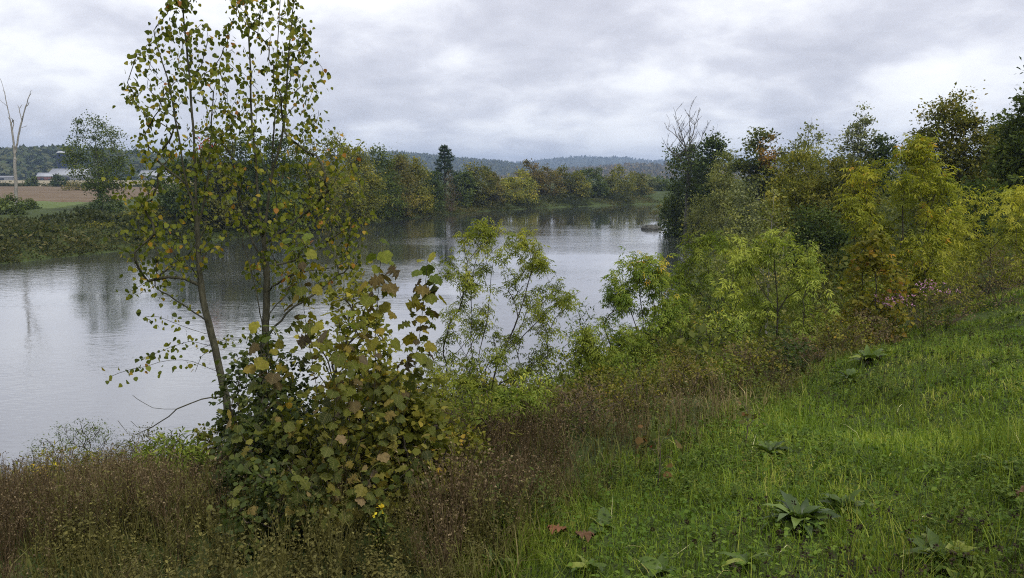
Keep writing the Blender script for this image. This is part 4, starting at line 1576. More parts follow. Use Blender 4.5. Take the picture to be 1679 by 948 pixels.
box_elder('lime green box elder bush beneath the pale sapling', 1275, 540, 19,
          [[(1275, 500), (1270, 440), (1265, 390)], [(1275, 510), (1240, 460), (1225, 420)], [(1275, 510), (1310, 450), (1325, 410)]],
          [(392, 1225, 1270), (410, 1205, 1320), (450, 1190, 1350), (490, 1185, 1370), (530, 1190, 1370), (550, 1200, 1350)],
          230, 'lime', 64, .24, T_COMP5, per=3)
box_elder('large golden box elder in front of the dark slope trees', 1470, 500, 23.5,
          [[(1470, 450), (1480, 380), (1478, 300), (1480, 250)], [(1470, 460), (1430, 390), (1420, 310), (1425, 275)], [(1470, 460), (1510, 390), (1530, 330), (1545, 290)], [(1470, 470), (1410, 420), (1400, 370)]],
          [(232, 1500, 1520), (252, 1472, 1530), (272, 1418, 1540), (290, 1412, 1556), (330, 1398, 1550), (380, 1402, 1548), (430, 1405, 1530), (470, 1410, 1515), (490, 1420, 1495)],
          420, 'elder_gold', 65, .30, T_COMP5, per=3, rb=.05, accents=.3)
box_elder('bright yellow box elder bush on the slope crest', 1625, 430, 27,
          [[(1625, 400), (1620, 350), (1625, 325)], [(1625, 410), (1580, 370), (1570, 340)], [(1625, 410), (1670, 360), (1685, 330)]],
          [(312, 1605, 1690), (325, 1570, 1720), (350, 1545, 1740), (390, 1530, 1740), (430, 1520, 1735), (450, 1540, 1700)],
          360, 'elder_yel', 66, .30, T_COMP5, per=3)
box_elder('low box elder shoots at the foot of the slender one', 760, 690, 12,
          [[(760, 660), (735, 640), (715, 630)], [(760, 670), (790, 650), (800, 640)]],
          [(618, 715, 775), (640, 700, 800), (670, 705, 800), (690, 720, 790)], 70, 'elder_a', 67, .16, per=5, rb=.015)
box_elder('green box elder seedling clump above the brown weeds', 825, 730, 9.5,
          [[(825, 700), (840, 670), (850, 650)], [(825, 700), (800, 680), (790, 660)]],
          [(648, 785, 865), (670, 775, 880), (700, 775, 885), (725, 790, 870)], 80, 'green', 68, .15, per=5, rb=.012)
box_elder('green bushy box elder behind the dry weeds of the middle slope', 1000, 640, 15.5,
          [[(1000, 610), (990, 570), (985, 545)], [(1000, 615), (1040, 590), (1060, 575)]],
          [(545, 960, 1010), (570, 950, 1090), (600, 940, 1110), (640, 950, 1100)], 180, 'green', 69, .18, per=5, rb=.02)

# waterside bush with yellow leaves
M['bush_yel'] = leaf_mat('bush_yellow_tips', [(0, (.05, .075, .03)), (.5, (.09, .125, .045)), (.88, (.14, .17, .06)), (.95, (.5, .3, .04)), (1, (.6, .34, .05))])
clear_bush('leafy_bush', 'thin bush with a few orange leaves between two box elders', 'bush', 955, 18, 492, 100, 'bush_yel', 55, 'bush', .1, 80, 14, .10, T_LANCE, 6, .06, rb=.012)
clear_bush('leafy_bush', 'low green bush at the water edge below the box elders', 'bush', 900, 21, 570, 120, 'green', 56, 'bush', .0, 70, 22, .10, T_LANCE, 6, .08, rb=.012)
# pale sapling and brown-leaved sapling
M['birch'] = leaf_mat('birch_foliage', [(0, (.07, .085, .035)), (.5, (.12, .135, .05)), (.85, (.20, .19, .07)), (1, (.36, .28, .08))])
x, y, H, W = from_px(1267, 30, 285, 95)
make_tree('aspen_sapling', 'pale speckled aspen sapling with whitish stem', 'tree', None, x, y, H, W, M['birch'], M['bark_pale'], 81, 'ovoid', .18, 110, 2800, .085, .05, T_OVAL, 1, .05, sides=6)
x, y, H, W = from_px(1205, 34, 330, 70)
make_tree('aspen_sapling', 'grey green aspen sapling left of the whitish stem', 'tree', None, x, y, H, W, M['willow'], M['bark_grey'], 82, 'ovoid', .1, 90, 2600, .10, .05, T_OVAL, 2, .04, sides=6)
x, y, H, W = from_px(1340, 26, 400, 70)
make_tree('aspen_sapling', 'small pale sapling beside the lime box elder bush', 'tree', None, x, y, H, W, M['birch'], M['bark_grey'], 83, 'ovoid', .1, 80, 2200, .08, .05, T_OVAL, 2, .03, sides=6)
M['basswood'] = leaf_mat('basswood_foliage', [(0, (.08, .085, .016)), (.5, (.125, .12, .022)), (.8, (.17, .13, .025)), (.93, (.15, .07, .025)), (1, (.17, .055, .022))], transl=.4)
x, y, H, W = from_px(1442, 19.5, 385, 95)
make_tree('basswood_sapling', 'broad leaved sapling with brown spotted leaves below the golden tree', 'tree', None, x, y, H, W, M['basswood'], M['bark_dark'], 84, 'column', .05, 90, 1700, .125, .06, T_OVAL, 2, .03, sides=6)
clear_bush('leafy_bush', 'dark green bush in the hollow left of the lime bush', 'bush', 1190, 22, 455, 110, 'deep', 57, 'bush', .0, 90, 30, .12, T_LANCE, 6, .06, rb=.02)
clear_bush('leafy_bush', 'olive bush filling the hollow beneath the golden tree', 'bush', 1370, 24, 420, 90, 'olivedark', 58, 'bush', .0, 80, 30, .12, T_LANCE, 6, .06, rb=.02)

for i, (px, d, ty, wp, pal, lab) in enumerate([
        (1225, 14.5, 560, 110, 'brown', 'brown twiggy shrub below the lime box elder bush'),
        (1330, 15, 545, 100, 'brown', 'brown twiggy shrub right of the lime box elder bush'),
        (1170, 13, 600, 90, 'tan', 'tan twiggy shrub at the grass edge in the middle'),
        (1440, 18, 500, 110, 'brown', 'brown shrub between the grass and the aster clumps'),
        (1560, 22, 470, 130, 'brown', 'dull brown shrub below the bright yellow bush'),
        (1655, 24, 398, 110, 'brown', 'reddish brown shrub at the crest of the grass'),
        (1120, 16, 560, 90, 'tan', 'tan shrub in front of the green river bay bush'),
        (960, 13, 640, 110, 'tan', 'tan weedy shrub in the middle of the slope'),
        (880, 15, 612, 100, 'olive', 'olive weedy shrub between slender elder and water')]):
    x, y, H, W = from_px(px, d, ty, wp)
    make_tree('twiggy_shrub', lab, 'shrub', 'low twiggy shrubs along the brush', x, y, max(.7, H), W, M[pal], M['twig'], 90 + i, 'bush', 0, 70, 1500, .05, .07, T_DIAMOND, 6, .012, sides=3, spread=.4, twigs=40)

M['mixgreen'] = leaf_mat('mixed_green_foliage', [(0, (.045, .06, .015)), (.4, (.085, .11, .022)), (.7, (.13, .145, .03)), (.9, (.19, .17, .04)), (1, (.22, .12, .04))], transl=.38)
for i, (px, d, ty, wp, pal, tm, lf, lab) in enumerate([
        (700, 10.5, 655, 130, 'olive', T_LANCE, .08, 'olive leafy shrub right of the sycamore saplings'),
        (765, 12.5, 632, 100, 'mixgreen', T_OVAL, .05, 'mixed green shrub under the slender box elder'),
        (865, 11.5, 655, 120, 'lime', T_LANCE, .08, 'lime leaved low shrub beside the green seedling clump'),
        (925, 13.5, 618, 120, 'mixgreen', T_OVAL, .05, 'rounded olive shrub below the orange leaved bush'),
        (990, 11.5, 668, 120, 'olivedark', T_DIAMOND, .06, 'dark olive shrub above the pale dry weeds'),
        (1050, 13, 618, 110, 'green', T_LANCE, .08, 'fresh green low shrub in the middle slope'),
        (1110, 12, 648, 100, 'mixgreen', T_OVAL, .05, 'yellowish low shrub nearer the maple seedling'),
        (1085, 15.5, 585, 110, 'olivedark', T_DIAMOND, .06, 'dark shrub at the foot of the orange tinged box elder'),
        (1250, 12.5, 605, 120, 'olivedark', T_DIAMOND, .055, 'dark olive shrub meeting the grass edge'),
        (1305, 14, 580, 90, 'deep', T_OVAL, .05, 'very dark small shrub between two brown ones'),
        (1190, 17, 535, 120, 'lime', T_LANCE, .1, 'pale lime shrub left of the lime box elder bush'),
        (1125, 19, 512, 120, 'mixgreen', T_OVAL, .07, 'green yellow shrub below the river bay box elder'),
        (1395, 16.5, 540, 100, 'olivedark', T_DIAMOND, .06, 'olive shrub behind the upper dock clumps'),
        (1415, 21, 462, 110, 'mixgreen', T_OVAL, .07, 'yellow green shrub at the foot of the golden tree'),
        (1530, 22.5, 440, 120, 'olive', T_LANCE, .1, 'olive shrub between the golden tree and yellow bush'),
        (1600, 24.5, 425, 110, 'gold', T_LANCE, .1, 'gold tinged low shrub under the bright yellow bush'),
        (735, 7.4, 770, 130, 'olivedark', T_OVAL, .045, 'dark leafy shrub at the right foot of the saplings'),
        (790, 8.8, 735, 120, 'mixgreen', T_LANCE, .07, 'green shrub poking out of the central brown weeds'),
        (255, 8.3, 868, 120, 'green', T_LANCE, .08, 'bright green leafy weed clump at the bottom left'),
        (330, 9.5, 815, 110, 'olivedark', T_OVAL, .045, 'dark shrub left of the sapling base'),
        (60, 9.6, 872, 130, 'olive', T_LANCE, .06, 'olive weed clump at the bottom left frame edge'),
        (205, 13.5, 768, 120, 'olivedark', T_LANCE, .06, 'olive dark clump right of the loose waterside bush'),
        (430, 5.6, 905, 150, 'dogwood', T_OVAL, .045, 'dark shaded shrub at the bottom below the saplings'),
        (1045, 10.3, 705, 120, 'olivedark', T_DIAMOND, .045, 'dark herb clump behind the maple seedling'),
        (1135, 11.3, 668, 110, 'tan', T_LANCE, .06, 'tan herb clump between maple seedling and grass'),
        (1195, 11.8, 640, 100, 'mixgreen', T_OVAL, .045, 'small green shrub beside the tan herb clump'),
        (965, 9.0, 742, 120, 'brown', T_LANCE, .05, 'brown herb clump amid the pale dry weeds'),
        (1010, 19.5, 545, 110, 'mixgreen', T_LANCE, .09, 'green shrub on the water side of the middle slope')]):
    x, y, H, W = from_px(px, d, ty, wp)
    make_tree('low_shrub', lab, 'shrub', 'low leafy shrubs of the bank', x, y, max(.65, H + .42), W * 1.25, M[pal], M['twig'], 120 + i, ('bush', 'full', 'round')[i % 3], 0, 70, 1500, lf, .075, tm, 5, .011, sides=3, spread=.4, twigs=14, zoff=-.04)

# ------------------------------------------------------------------ brush and grass (uncountable masses)
EDGE = [cast(*q)[:2] for q in [(790, 990), (830, 930), (890, 870), (955, 828), (1010, 785), (1110, 745), (1220, 690), (1310, 636), (1400, 588), (1500, 535), (1590, 500)]]
_e = EDGE[0] - EDGE[1]
EDGE = [tuple(EDGE[0] + _e / np.linalg.norm(_e) * 14)] + [tuple(q) for q in EDGE]
_e = np.array(EDGE[-1]) - np.array(EDGE[-2])
EDGE += [tuple(np.array(EDGE[-1]) + _e / np.linalg.norm(_e) * k) for k in (10, 60)]


def region(seed, n, dmin, dmax, az0=-44, az1=44, pw=1.0):
    """Random ground points, spread so that near ground gets more of them."""
    g = rng_of(seed)
    u = g.random(n)
    e = 2 - pw
    r = (dmin ** e + (dmax ** e - dmin ** e) * u) ** (1 / e)
    a = np.radians(az0 + (az1 - az0) * g.random(n))
    x, y = np.sin(a) * r, np.cos(a) * r
    return g, x, y, r


def grass():
    out = []
    # fine blades
    g, x, y, r = region(1, 330000, 2.4, 34, -30, 46, 1.25)
    s = polydist(EDGE, x, y)
    keep = (s > -.35 + .5 * (vnoise(x * 2, y * 2, 8) - .5)) & (g.random(len(x)) < np.clip(.7 + .6 * vnoise(x * 1.3, y * 1.3, 12), 0, 1))
    x, y, r, s = x[keep], y[keep], r[keep], s[keep]
    z = ground_z(x, y)
    n = len(x)
    tall = .55 + .9 * vnoise(x * .9, y * .9, 14)
    L = (.06 + .105 * g.random(n)) * tall
    V, T, C = blades(g, np.stack([x, y, z - .01], 1), L, .004 + .0010 * r * (.6 + .6 * g.random(n)), 1.1, (0, .45), None, 1.2)
    patch = np.repeat(np.clip(.5 + 1.5 * (vnoise(x * .5, y * .5, 17) * .45 + vnoise(x * 2.2, y * 2.2, 18) * .55 - .5), 0, 1), 5)
    out.append((V, T, np.clip(.42 * C + .58 * patch, 0, .9)))
    # long arching blades, some bleached
    g, x, y, r = region(2, 6500, 1.6, 26, -40, 46, 1.3)
    s = polydist(EDGE, x, y)
    k = s > -.1
    x, y, r = x[k], y[k], r[k]
    n = len(x)
    V, T, C = blades(g, np.stack([x, y, ground_z(x, y)], 1), .14 + .20 * g.random(n), .0038 + .0008 * r, .9, (0, .4, .75), None, 1.5)
    out.append((V, T, np.repeat(np.where(g.random(n) < .05, .90 + .1 * g.random(n), g.random(n) * .8), 7)))
    V, T, C = merge(out)
    m = leaf_mat('meadow_grass_blades', [(0, (.030, .050, .008)), (.25, (.064, .102, .014)), (.5, (.110, .165, .024)), (.72, (.165, .205, .036)), (.9, (.24, .23, .08)), (.94, (.26, .23, .11)), (1, (.50, .46, .36))], transl=.35)
    tag(link('grass', mesh_np('grass', V, T, m, C)), 'bright green mown grass covering the slope at right', 'grass', None, 'stuff')
    # clover and small herbs between the blades
    g, x, y, r = region(3, 70000, 2.4, 24, -40, 46, 1.25)
    s = polydist(EDGE, x, y)
    k = (s > -.2) & (vnoise(x * .8, y * .8, 21) + .35 * g.random(len(x)) > .52)
    x, y, r = x[k], y[k], r[k]
    n = len(x)
    P = np.stack([x, y, ground_z(x, y) + .02 + .10 * g.random(n)], 1)
    yd = g.normal(0, 1, (n, 3)) * np.array([1, 1, .4])
    nn = g.normal(0, .45, (n, 3)) + np.array([0, 0, 1])
    V, T, C = place(T_DIAMOND, P, yd, nn, (.018 + .024 * g.random(n)) * (1 + .05 * r), np.clip(.5 * vnoise(x * 1.5, y * 1.5, 23) + .5 * g.random(n), 0, .99))
    m = leaf_mat('clover_leaves', [(0, (.028, .052, .010)), (.5, (.055, .095, .015)), (.9, (.10, .14, .026)), (1, (.14, .16, .035))], transl=.3)
    tag(link('clover', mesh_np('clover', V, T, m, C)), 'clover and low herbs mixed through the slope grass', 'clover', None, 'stuff')
    # coarser tufts and a ragged edge
    g, x, y, r = region(6, 5200, 2.6, 26, -20, 46, 1.15)
    s = polydist(EDGE, x, y)
    k = ((s > 0) & (vnoise(x * .8, y * .8, 81) > .58)) | ((np.abs(s) < .5) & (g.random(len(x)) < .8))
    x, y, s = x[k], y[k], s[k]
    m = leaf_mat('grass_tufts', [(0, (.034, .055, .010)), (.4, (.07, .10, .016)), (.75, (.12, .15, .026)), (.92, (.19, .18, .05)), (1, (.34, .30, .17))], transl=.35)
    mass('grass_tufts', 'coarse taller grass tufts through the slope and along its edge', 'grass', [proto_grass(550 + i, .32, 14, .007) for i in range(5)], x, y, g, .45, 1.0, m,
         np.clip(vnoise(x * .8, y * .8, 83) * .6 + .4 * g.random(len(x)), 0, 1), .2, .0)
    # leafy herbs standing in clumps
    g, x, y, r = region(5, 4600, 3.0, 26, -10, 46, 1.15)
    s = polydist(EDGE, x, y)
    k = (s > .1) & (vnoise(x * .55, y * .55, 27) > .5)
    x, y = x[k], y[k]
    m = leaf_mat('meadow_herbs', [(0, (.026, .046, .010)), (.5, (.052, .082, .017)), (.85, (.09, .115, .027)), (.95, (.15, .10, .04)), (1, (.18, .05, .03))], transl=.3)
    mass('meadow_herbs', 'leafy herbs standing in clumps through the slope grass', 'herbs', [proto_leafy(570 + i, .8, T_DIAMOND if i % 2 else T_LANCE, .19, 4, 9) for i in range(5)],
         x, y, g, .16, .36, m, np.clip(vnoise(x * .9, y * .9, 29) * .5 + .5 * g.random(len(x)), 0, 1), .2, .0)
    # dark dried heads on thin stalks, too many to count
    g, x, y, r = region(4, 1500, 3.0, 22, 12, 42, 1.2)
    s = polydist(EDGE, x, y)
    k = (s > .5) & (vnoise(x * .5, y * .5, 25) > .42)
    x, y = x[k], y[k]
    bl = []
    for a, b in zip(x, y):
        zz = gz(a, b)
        h = .18 + .16 * g.random()
        t = g.normal(0, .03, 2)
        v, tt = stem_ribbon([(a, b, zz), (a + t[0], b + t[1], zz + h * .6), (a + 2 * t[0], b + 2 * t[1], zz + h)], .0022)
        bl.append((v, tt, np.full(len(v), .4)))
        d = unit(g.normal(0, 1, (9, 3)))
        bl.append(place(T_DIAMOND, np.tile([a + 2 * t[0], b + 2 * t[1], zz + h], (9, 1)) + d * .004, d, g.normal(0, 1, (9, 3)), np.full(9, .019), g.random(9) * .3))
    V, T, C = merge(bl)
    m = leaf_mat('dry_heads', [(0, (.018, .014, .012)), (.3, (.04, .03, .022)), (1, (.09, .075, .045))], transl=.1)
    tag(link('seed_heads', mesh_np('seed_heads', V, T, m, C)), 'scattered small dark seed heads over the slope grass', 'seed heads', None, 'stuff')



def proto_dry(seed, h=.95):
    """Dead weed: several thin stalks, branched tops carrying tiny dry bits."""
    g = rng_of(seed)
    bl = []
    for k in range(4):
        a = g.random() * 6.28
        d = np.array([math.cos(a), math.sin(a), 0])
        lean = .06 + .32 * g.random() ** 1.5
        hh = h * (.55 + .55 * g.random())
        b = d * .06 * g.random()
        p1, p2 = b + d * lean * hh * .35 + np.array([0, 0, hh * .55]), b + d * lean * hh + np.array([0, 0, hh])
        v, t = stem_ribbon([b, p2], .0068)
        bl.append((v, t, np.full(len(v), .25 + .45 * g.random())))
        tips = [p2]
        for q in range(5):
            f = .45 + .5 * g.random()
            s = b + (p2 - b) * f
            e = s + np.array([g.normal(0, .07), g.normal(0, .07), .08 + .14 * g.random()])
            w = np.array([math.cos(a + q), math.sin(a + q), 0]) * .0048
            bl.append((np.array([s - w, s + w, e]), np.array([[0, 1, 2]]), np.full(3, .35 + .3 * g.random())))
            tips.append(e)
        tips = np.array(tips)
        n = 11
        P = tips[g.integers(0, len(tips), n)] + g.normal(0, .022, (n, 3))
        bl.append(place(T_DIAMOND, P, unit(g.normal(0, 1, (n, 3)) + np.array([0, 0, .5])), g.normal(0, 1, (n, 3)), .018 + .026 * g.random(n), .05 + .95 * g.random(n) ** 1.6))
    return merge(bl)


def proto_leafy(seed, h=.9, tmpl=T_LANCE, leaf=.095, n_stem=3, per=19):
    g = rng_of(seed)
    bl = []
    for k in range(n_stem):
        a = g.random() * 6.28
        d = np.array([math.cos(a), math.sin(a), 0])
        hh = h * (.6 + .5 * g.random())
        b = d * .06 * g.random()
        p2 = b + d * hh * (.08 + .25 * g.random()) + np.array([0, 0, hh])
        p1 = (b + p2) / 2 + np.array([0, 0, hh * .06])
        v, t = stem_ribbon([b, p2], .004)
        bl.append((v, t, np.full(len(v), .15)))
        f = .12 + .88 * g.random(per)
        P = b + np.outer(f, p2 - b)
        aa = g.random(per) * 6.28
        yd = np.stack([np.cos(aa), np.sin(aa), .35 + g.normal(0, .4, per)], 1)
        nn = np.array([0, 0, 1.0]) + g.normal(0, .35, (per, 3))
        bl.append(place(tmpl, P, yd, nn, leaf * (1.15 - .6 * f) * (.7 + .6 * g.random(per)), .2 + .8 * g.random(per)))
    return merge(bl)


def proto_grass(seed, h=.7, n=26, wid=.006):
    g = rng_of(seed)
    root = np.c_[g.normal(0, .06, (n, 2)), np.zeros(n)]
    return blades(g, root, h * (.5 + .6 * g.random(n)), np.full(n, wid), .38, (0, .45, .8), None, 1.6)


def proto_bush(seed, n=66, leaf=.096, tmpl=T_DIAMOND, stems=1):
    g = rng_of(seed)
    a = unit(g.normal(0, 1, (n, 3)))
    a[:, 2] = np.abs(a[:, 2])
    P = a * (.28 + .22 * g.random(n))[:, None] * np.array([1, 1, 1.1])
    P += .05 * np.sin(P[:, [1, 2, 0]] * 17)
    bl = [place(tmpl, P, unit(a + g.normal(0, .7, (n, 3)) + np.array([0, 0, -.2])), a + g.normal(0, .5, (n, 3)), leaf * (.6 + .8 * g.random(n)), g.random(n))]
    for k in range(stems):
        i = g.integers(n)
        v, t = stem_ribbon([(0, 0, 0), P[i] * .6 + np.array([0, 0, .05]), P[i]], .005)
        bl.append((v, t, np.full(len(v), .1)))
    return merge(bl)


def mass(name, label, cat, protos, x, y, g, smin, smax, mat, rnd=None, tilt=.15, sink=.03, mul=1.0):
    n = len(x)
    pos = np.stack([x, y, ground_z(x, y) - sink], 1)
    sc_ = (smin + (smax - smin) * g.random(n)) * (.6 + .75 * vnoise(x * .7, y * .7, 61))
    sc_ = sc_ * mul
    rnd = g.random(n) if rnd is None else rnd
    V, T, C = scatter_join(protos, pos, g.random(n) * 6.283, sc_, g.integers(0, len(protos), n), rnd, g.normal(0, tilt, (n, 2)))
    return tag(link(name, mesh_np(name, V, T, mat, C)), label, cat, None, 'stuff')


def brush():
    M['dry'] = leaf_mat('dead_weeds', [(0, (.022, .015, .010)), (.35, (.055, .038, .026)), (.60, (.11, .080, .056)), (.80, (.20, .155, .115)), (1, (.38, .32, .25))], transl=.12)
    M['weed'] = leaf_mat('green_weeds', [(0, (.028, .042, .014)), (.4, (.055, .075, .022)), (.75, (.09, .115, .032)), (.93, (.15, .15, .04)), (1, (.28, .17, .05))])
    M['tanweed'] = leaf_mat('olive_tan_weeds', [(0, (.045, .042, .018)), (.4, (.085, .078, .03)), (.75, (.13, .115, .045)), (1, (.21, .165, .085))], transl=.2)
    M['hay'] = leaf_mat('dry_grass', [(0, (.04, .042, .015)), (.4, (.07, .066, .024)), (.7, (.11, .09, .042)), (1, (.20, .16, .095))], transl=.25)
    dry = [proto_dry(500 + i) for i in range(6)]
    leafy = [proto_leafy(520 + i) for i in range(6)]
    leafy2 = [proto_leafy(530 + i, .7, T_DIAMOND, .07, 5, 18) for i in range(4)]
    hay = [proto_grass(540 + i) for i in range(5)]

    def zone(seed, n, dmin, dmax, pw=1.2, az0=-46, az1=46):
        g, x, y, r = region(seed, n, dmin, dmax, az0, az1, pw)
        e = polydist(EDGE, x, y)
        s = polydist(NEAR_BANK, x, y)
        sight = (x > -2.35) & (x < -.55) & (y < 6.3)      # bare ground before the saplings
        k = (e < .15) & (s > .6) & ~sight
        return g, x[k], y[k], r[k], e[k], s[k]
    # dead brown weeds: along the grass edge and over the lower left
    g, x, y, r, e, s = zone(11, 4600, 5.2, 34)
    pn = vnoise(x * .33, y * .33, 31)
    want = np.clip(np.where(x < 1.2, .95, .8) * smooth(-14, -5, e) + .6 * (x < -2) + .15, 0, 1)
    k = (g.random(len(x)) < want) & (pn > .30) & (e > -11 - 9 * (x < -3)) & ((e < -.35) | (g.random(len(x)) < .4)) & ((x < -2) | (e > -4.2) | (g.random(len(x)) < .2))
    x1, y1, r1 = x[k], y[k], r[k]
    g2, xa, ya, ra, ea, sa = zone(21, 2600, 4.8, 9.5, 1.0, -44, 4)
    ka = (vnoise(xa * .6, ya * .6, 71) * .6 + vnoise(xa * 2.3, ya * 2.3, 72) * .4 > .42) & (ea < -.3)
    x1, y1 = np.concatenate([x1, xa[ka]]), np.concatenate([y1, ya[ka]])
    wl = .72 + .28 * smooth(-5, -1, x1)
    mass('dead_weeds', 'brown dead weeds along the edge of the slope grass', 'weeds', dry, x1, y1, g, .34, .68, M['dry'], np.clip(vnoise(x1 * .8, y1 * .8, 33) * .55 + .35 * g.random(len(x1)), 0, 1), mul=wl)
    # green and olive weeds
    g, x, y, r, e, s = zone(12, 5200, 5.0, 60, 1.15)
    pn = vnoise(x * .30, y * .30, 35)
    k = ((pn > .45) | (e < -9)) & ((e < -4) | (x > 4.5) | (pn > .58)) & ((x > -2.5) | (g.random(len(x)) < .35))
    x1, y1, r1 = x[k], y[k], r[k]
    mass('green_weeds', 'green leafy weeds between the shrubs of the bank', 'weeds', leafy + leafy2, x1, y1, g, .35, .8, M['weed'], mul=.5 + .5 * smooth(-6, -1, x1), rnd= np.clip(vnoise(x1 * .7, y1 * .7, 37) * .6 + .4 * g.random(len(x1)), 0, 1))
    g, x, y, r, e, s = zone(13, 4200, 6.5, 60, 1.1)
    k = (vnoise(x * .22, y * .22, 41) > .45) & ((e < -3.2) | (x > 4)) & ((x > -2.5) | (g.random(len(x)) < .25))
    x1, y1 = x[k], y[k]
    mass('tan_weeds', 'olive tan goldenrod thicket on the middle of the bank', 'weeds', leafy + dry[:3], x1, y1, g, .45, .85, M['tanweed'], None, mul=.45 + .55 * smooth(-6, -1, x1))
    g, x, y, r, e, s = zone(14, 2600, 6.0, 36, 1.1)
    k = (vnoise(x * .5, y * .5, 43) > .38) & ((e > -5) | (g.random(len(x)) < .4))
    x1, y1 = x[k], y[k]
    mass('tall_grass', 'tall dry grass tufts among the bank weeds', 'grass', hay, x1, y1, g, .35, .7, M['hay'], None, mul=.5 + .5 * smooth(-6, -1, x1))
    # matted thatch and short stems that hide the soil under the weeds
    g, x, y, r, e, s = zone(22, 64000, 4.2, 26, 1.6)
    n = len(x)
    V, T, C = blades(g, np.stack([x, y, ground_z(x, y) - .01], 1), (.10 + .28 * g.random(n) ** 1.5) * (.7 + .8 * vnoise(x * .9, y * .9, 73)), .006 + .0013 * r, 1.0, (0, .5), None, 1.4)
    ct = np.repeat(vnoise(x * .7, y * .7, 75) * .5 + vnoise(x * 3, y * 3, 76) * .2, 5) + .3 * C
    m = leaf_mat('thatch', [(0, (.028, .022, .012)), (.3, (.055, .048, .02)), (.5, (.075, .082, .024)), (.65, (.10, .085, .045)), (.85, (.17, .135, .08)), (1, (.28, .23, .15))], transl=.2)
    tag(link('thatch', mesh_np('thatch', V, T, m, np.clip(ct, 0, .99))), 'matted dry grass and short stems under the bank weeds', 'dry grass', None, 'stuff')
    # low herbs in the shade before the saplings
    g, x, y, r = region(19, 640, 3.6, 6.9, -32, 6, 1.0)
    e = polydist(EDGE, x, y)
    k = (e < 0)
    mass('low_herbs', 'dark low herbs in the shade of the saplings', 'herbs', leafy2 + dry[:3], x[k], y[k], g, .3, .65, M['tanweed'], g.random(k.sum()) * .5)
    # thicket further along the near bank, under the slope trees
    bush = [proto_bush(560 + i) for i in range(5)]
    g, x, y, r = region(15, 3000, 16, 175, -12, 46, .9)
    e = polydist(EDGE, x, y)
    s = polydist(NEAR_BANK, x, y)
    k = (e < -1.2) & (s > .3) & (s < 26)
    x, y, r, s = x[k], y[k], r[k], s[k]
    pos_s = 1.15 + .026 * r
    n = len(x)
    P = np.stack([x, y, ground_z(x, y) - .1], 1)
    V, T, C = scatter_join(bush, P, g.random(n) * 6.28, pos_s * (.6 + .8 * g.random(n)), g.integers(0, 5, n), np.clip(vnoise(x * .15, y * .15, 45) * .6 + .4 * g.random(n), 0, 1))
    m = leaf_mat('undergrowth_near', [(0, (.034, .044, .013)), (.4, (.068, .082, .022)), (.75, (.115, .12, .032)), (1, (.17, .145, .05))])
    tag(link('undergrowth', mesh_np('undergrowth', V, T, m, C)), 'tangled undergrowth below the trees of the near bank', 'undergrowth', None, 'stuff')
    # far bank: herbs and low brush down to the water
    g = rng_of(16)
    n = 4000
    fb = np.array(FAR_BANK[2:14], float)
    seg = np.concatenate([[0], np.cumsum(np.hypot(*np.diff(fb, axis=0).T))])
    t = g.random(n) * seg[-1]
    bx, by = np.interp(t, seg, fb[:, 0]), np.interp(t, seg, fb[:, 1])
    dx, dy = np.gradient(np.interp(np.linspace(0, seg[-1], 400), seg, fb[:, 0])), np.gradient(np.interp(np.linspace(0, seg[-1], 400), seg, fb[:, 1]))
    ii = np.clip((t / seg[-1] * 399).astype(int), 0, 399)
    nl = np.hypot(dx[ii], dy[ii]) + 1e-9
    off = -.1 + 17 * g.random(n) ** 1.5
    x, y = bx - dy[ii] / nl * off, by + dx[ii] / nl * off
    P = np.stack([x, y, ground_z(x, y) - .1], 1)
    low = np.where(off < 2.0, .7, 1.0)
    V, T, C = scatter_join([proto_bush(580 + i, 21, .22, stems=0) for i in range(6)], P, g.random(n) * 6.28, (.8 + 2.6 * vnoise(x * .16, y * .16, 49) ** 1.6 + .8 * g.random(n)) * low, g.integers(0, 6, n),
                           np.clip(.45 + 1.3 * (vnoise(x * .09, y * .09, 47) - .5) + .5 * (g.random(n) - .5), 0, 1))
    m = leaf_mat('undergrowth_far', [(0, (.022, .03, .012)), (.4, (.04, .048, .018)), (.7, (.065, .066, .026)), (1, (.12, .095, .045))])
    tag(link('undergrowth', mesh_np('undergrowth_far', V, T, m, C)), 'low herbs and brush clothing the far bank', 'undergrowth', None, 'stuff')
    # hedgerow between the fields
    g = rng_of(17)
    n = 420
    x = -250 + 190 * g.random(n) - 60
    y = 378 + g.normal(0, 1.2, n) + (x + 200) * .0
    V, T, C = scatter_join([proto_bush(590 + i, 40, .18, stems=0) for i in range(3)], np.stack([x, y, ground_z(x, y) - .1], 1), g.random(n) * 6.28, 2.2 + 1.8 * g.random(n), g.integers(0, 3, n), g.random(n) * .5)
    tag(link('hedgerow', mesh_np('hedgerow', V, T, m, C)), 'low dark hedgerow between the stubble and the pale field', 'hedgerow', None, 'stuff')


grass()
brush()

# ------------------------------------------------------------------ single plants in the grass
M['dock'] = leaf_mat('dock_leaf', [(0, (.022, .042, .012)), (.5, (.045, .072, .02)), (1, (.08, .11, .032))], 0, 1, transl=.2, gloss=.3, rough=.45)
M['dockpale'] = leaf_mat('pale_dock_leaf', [(0, (.04, .066, .015)), (.6, (.065, .098, .023)), (1, (.12, .135, .03))], 0, 1, transl=.25, gloss=.25, rough=.45)
STRAPS = [strap(.13, .45 + .12 * i, .04, 7, i) for i in range(4)]


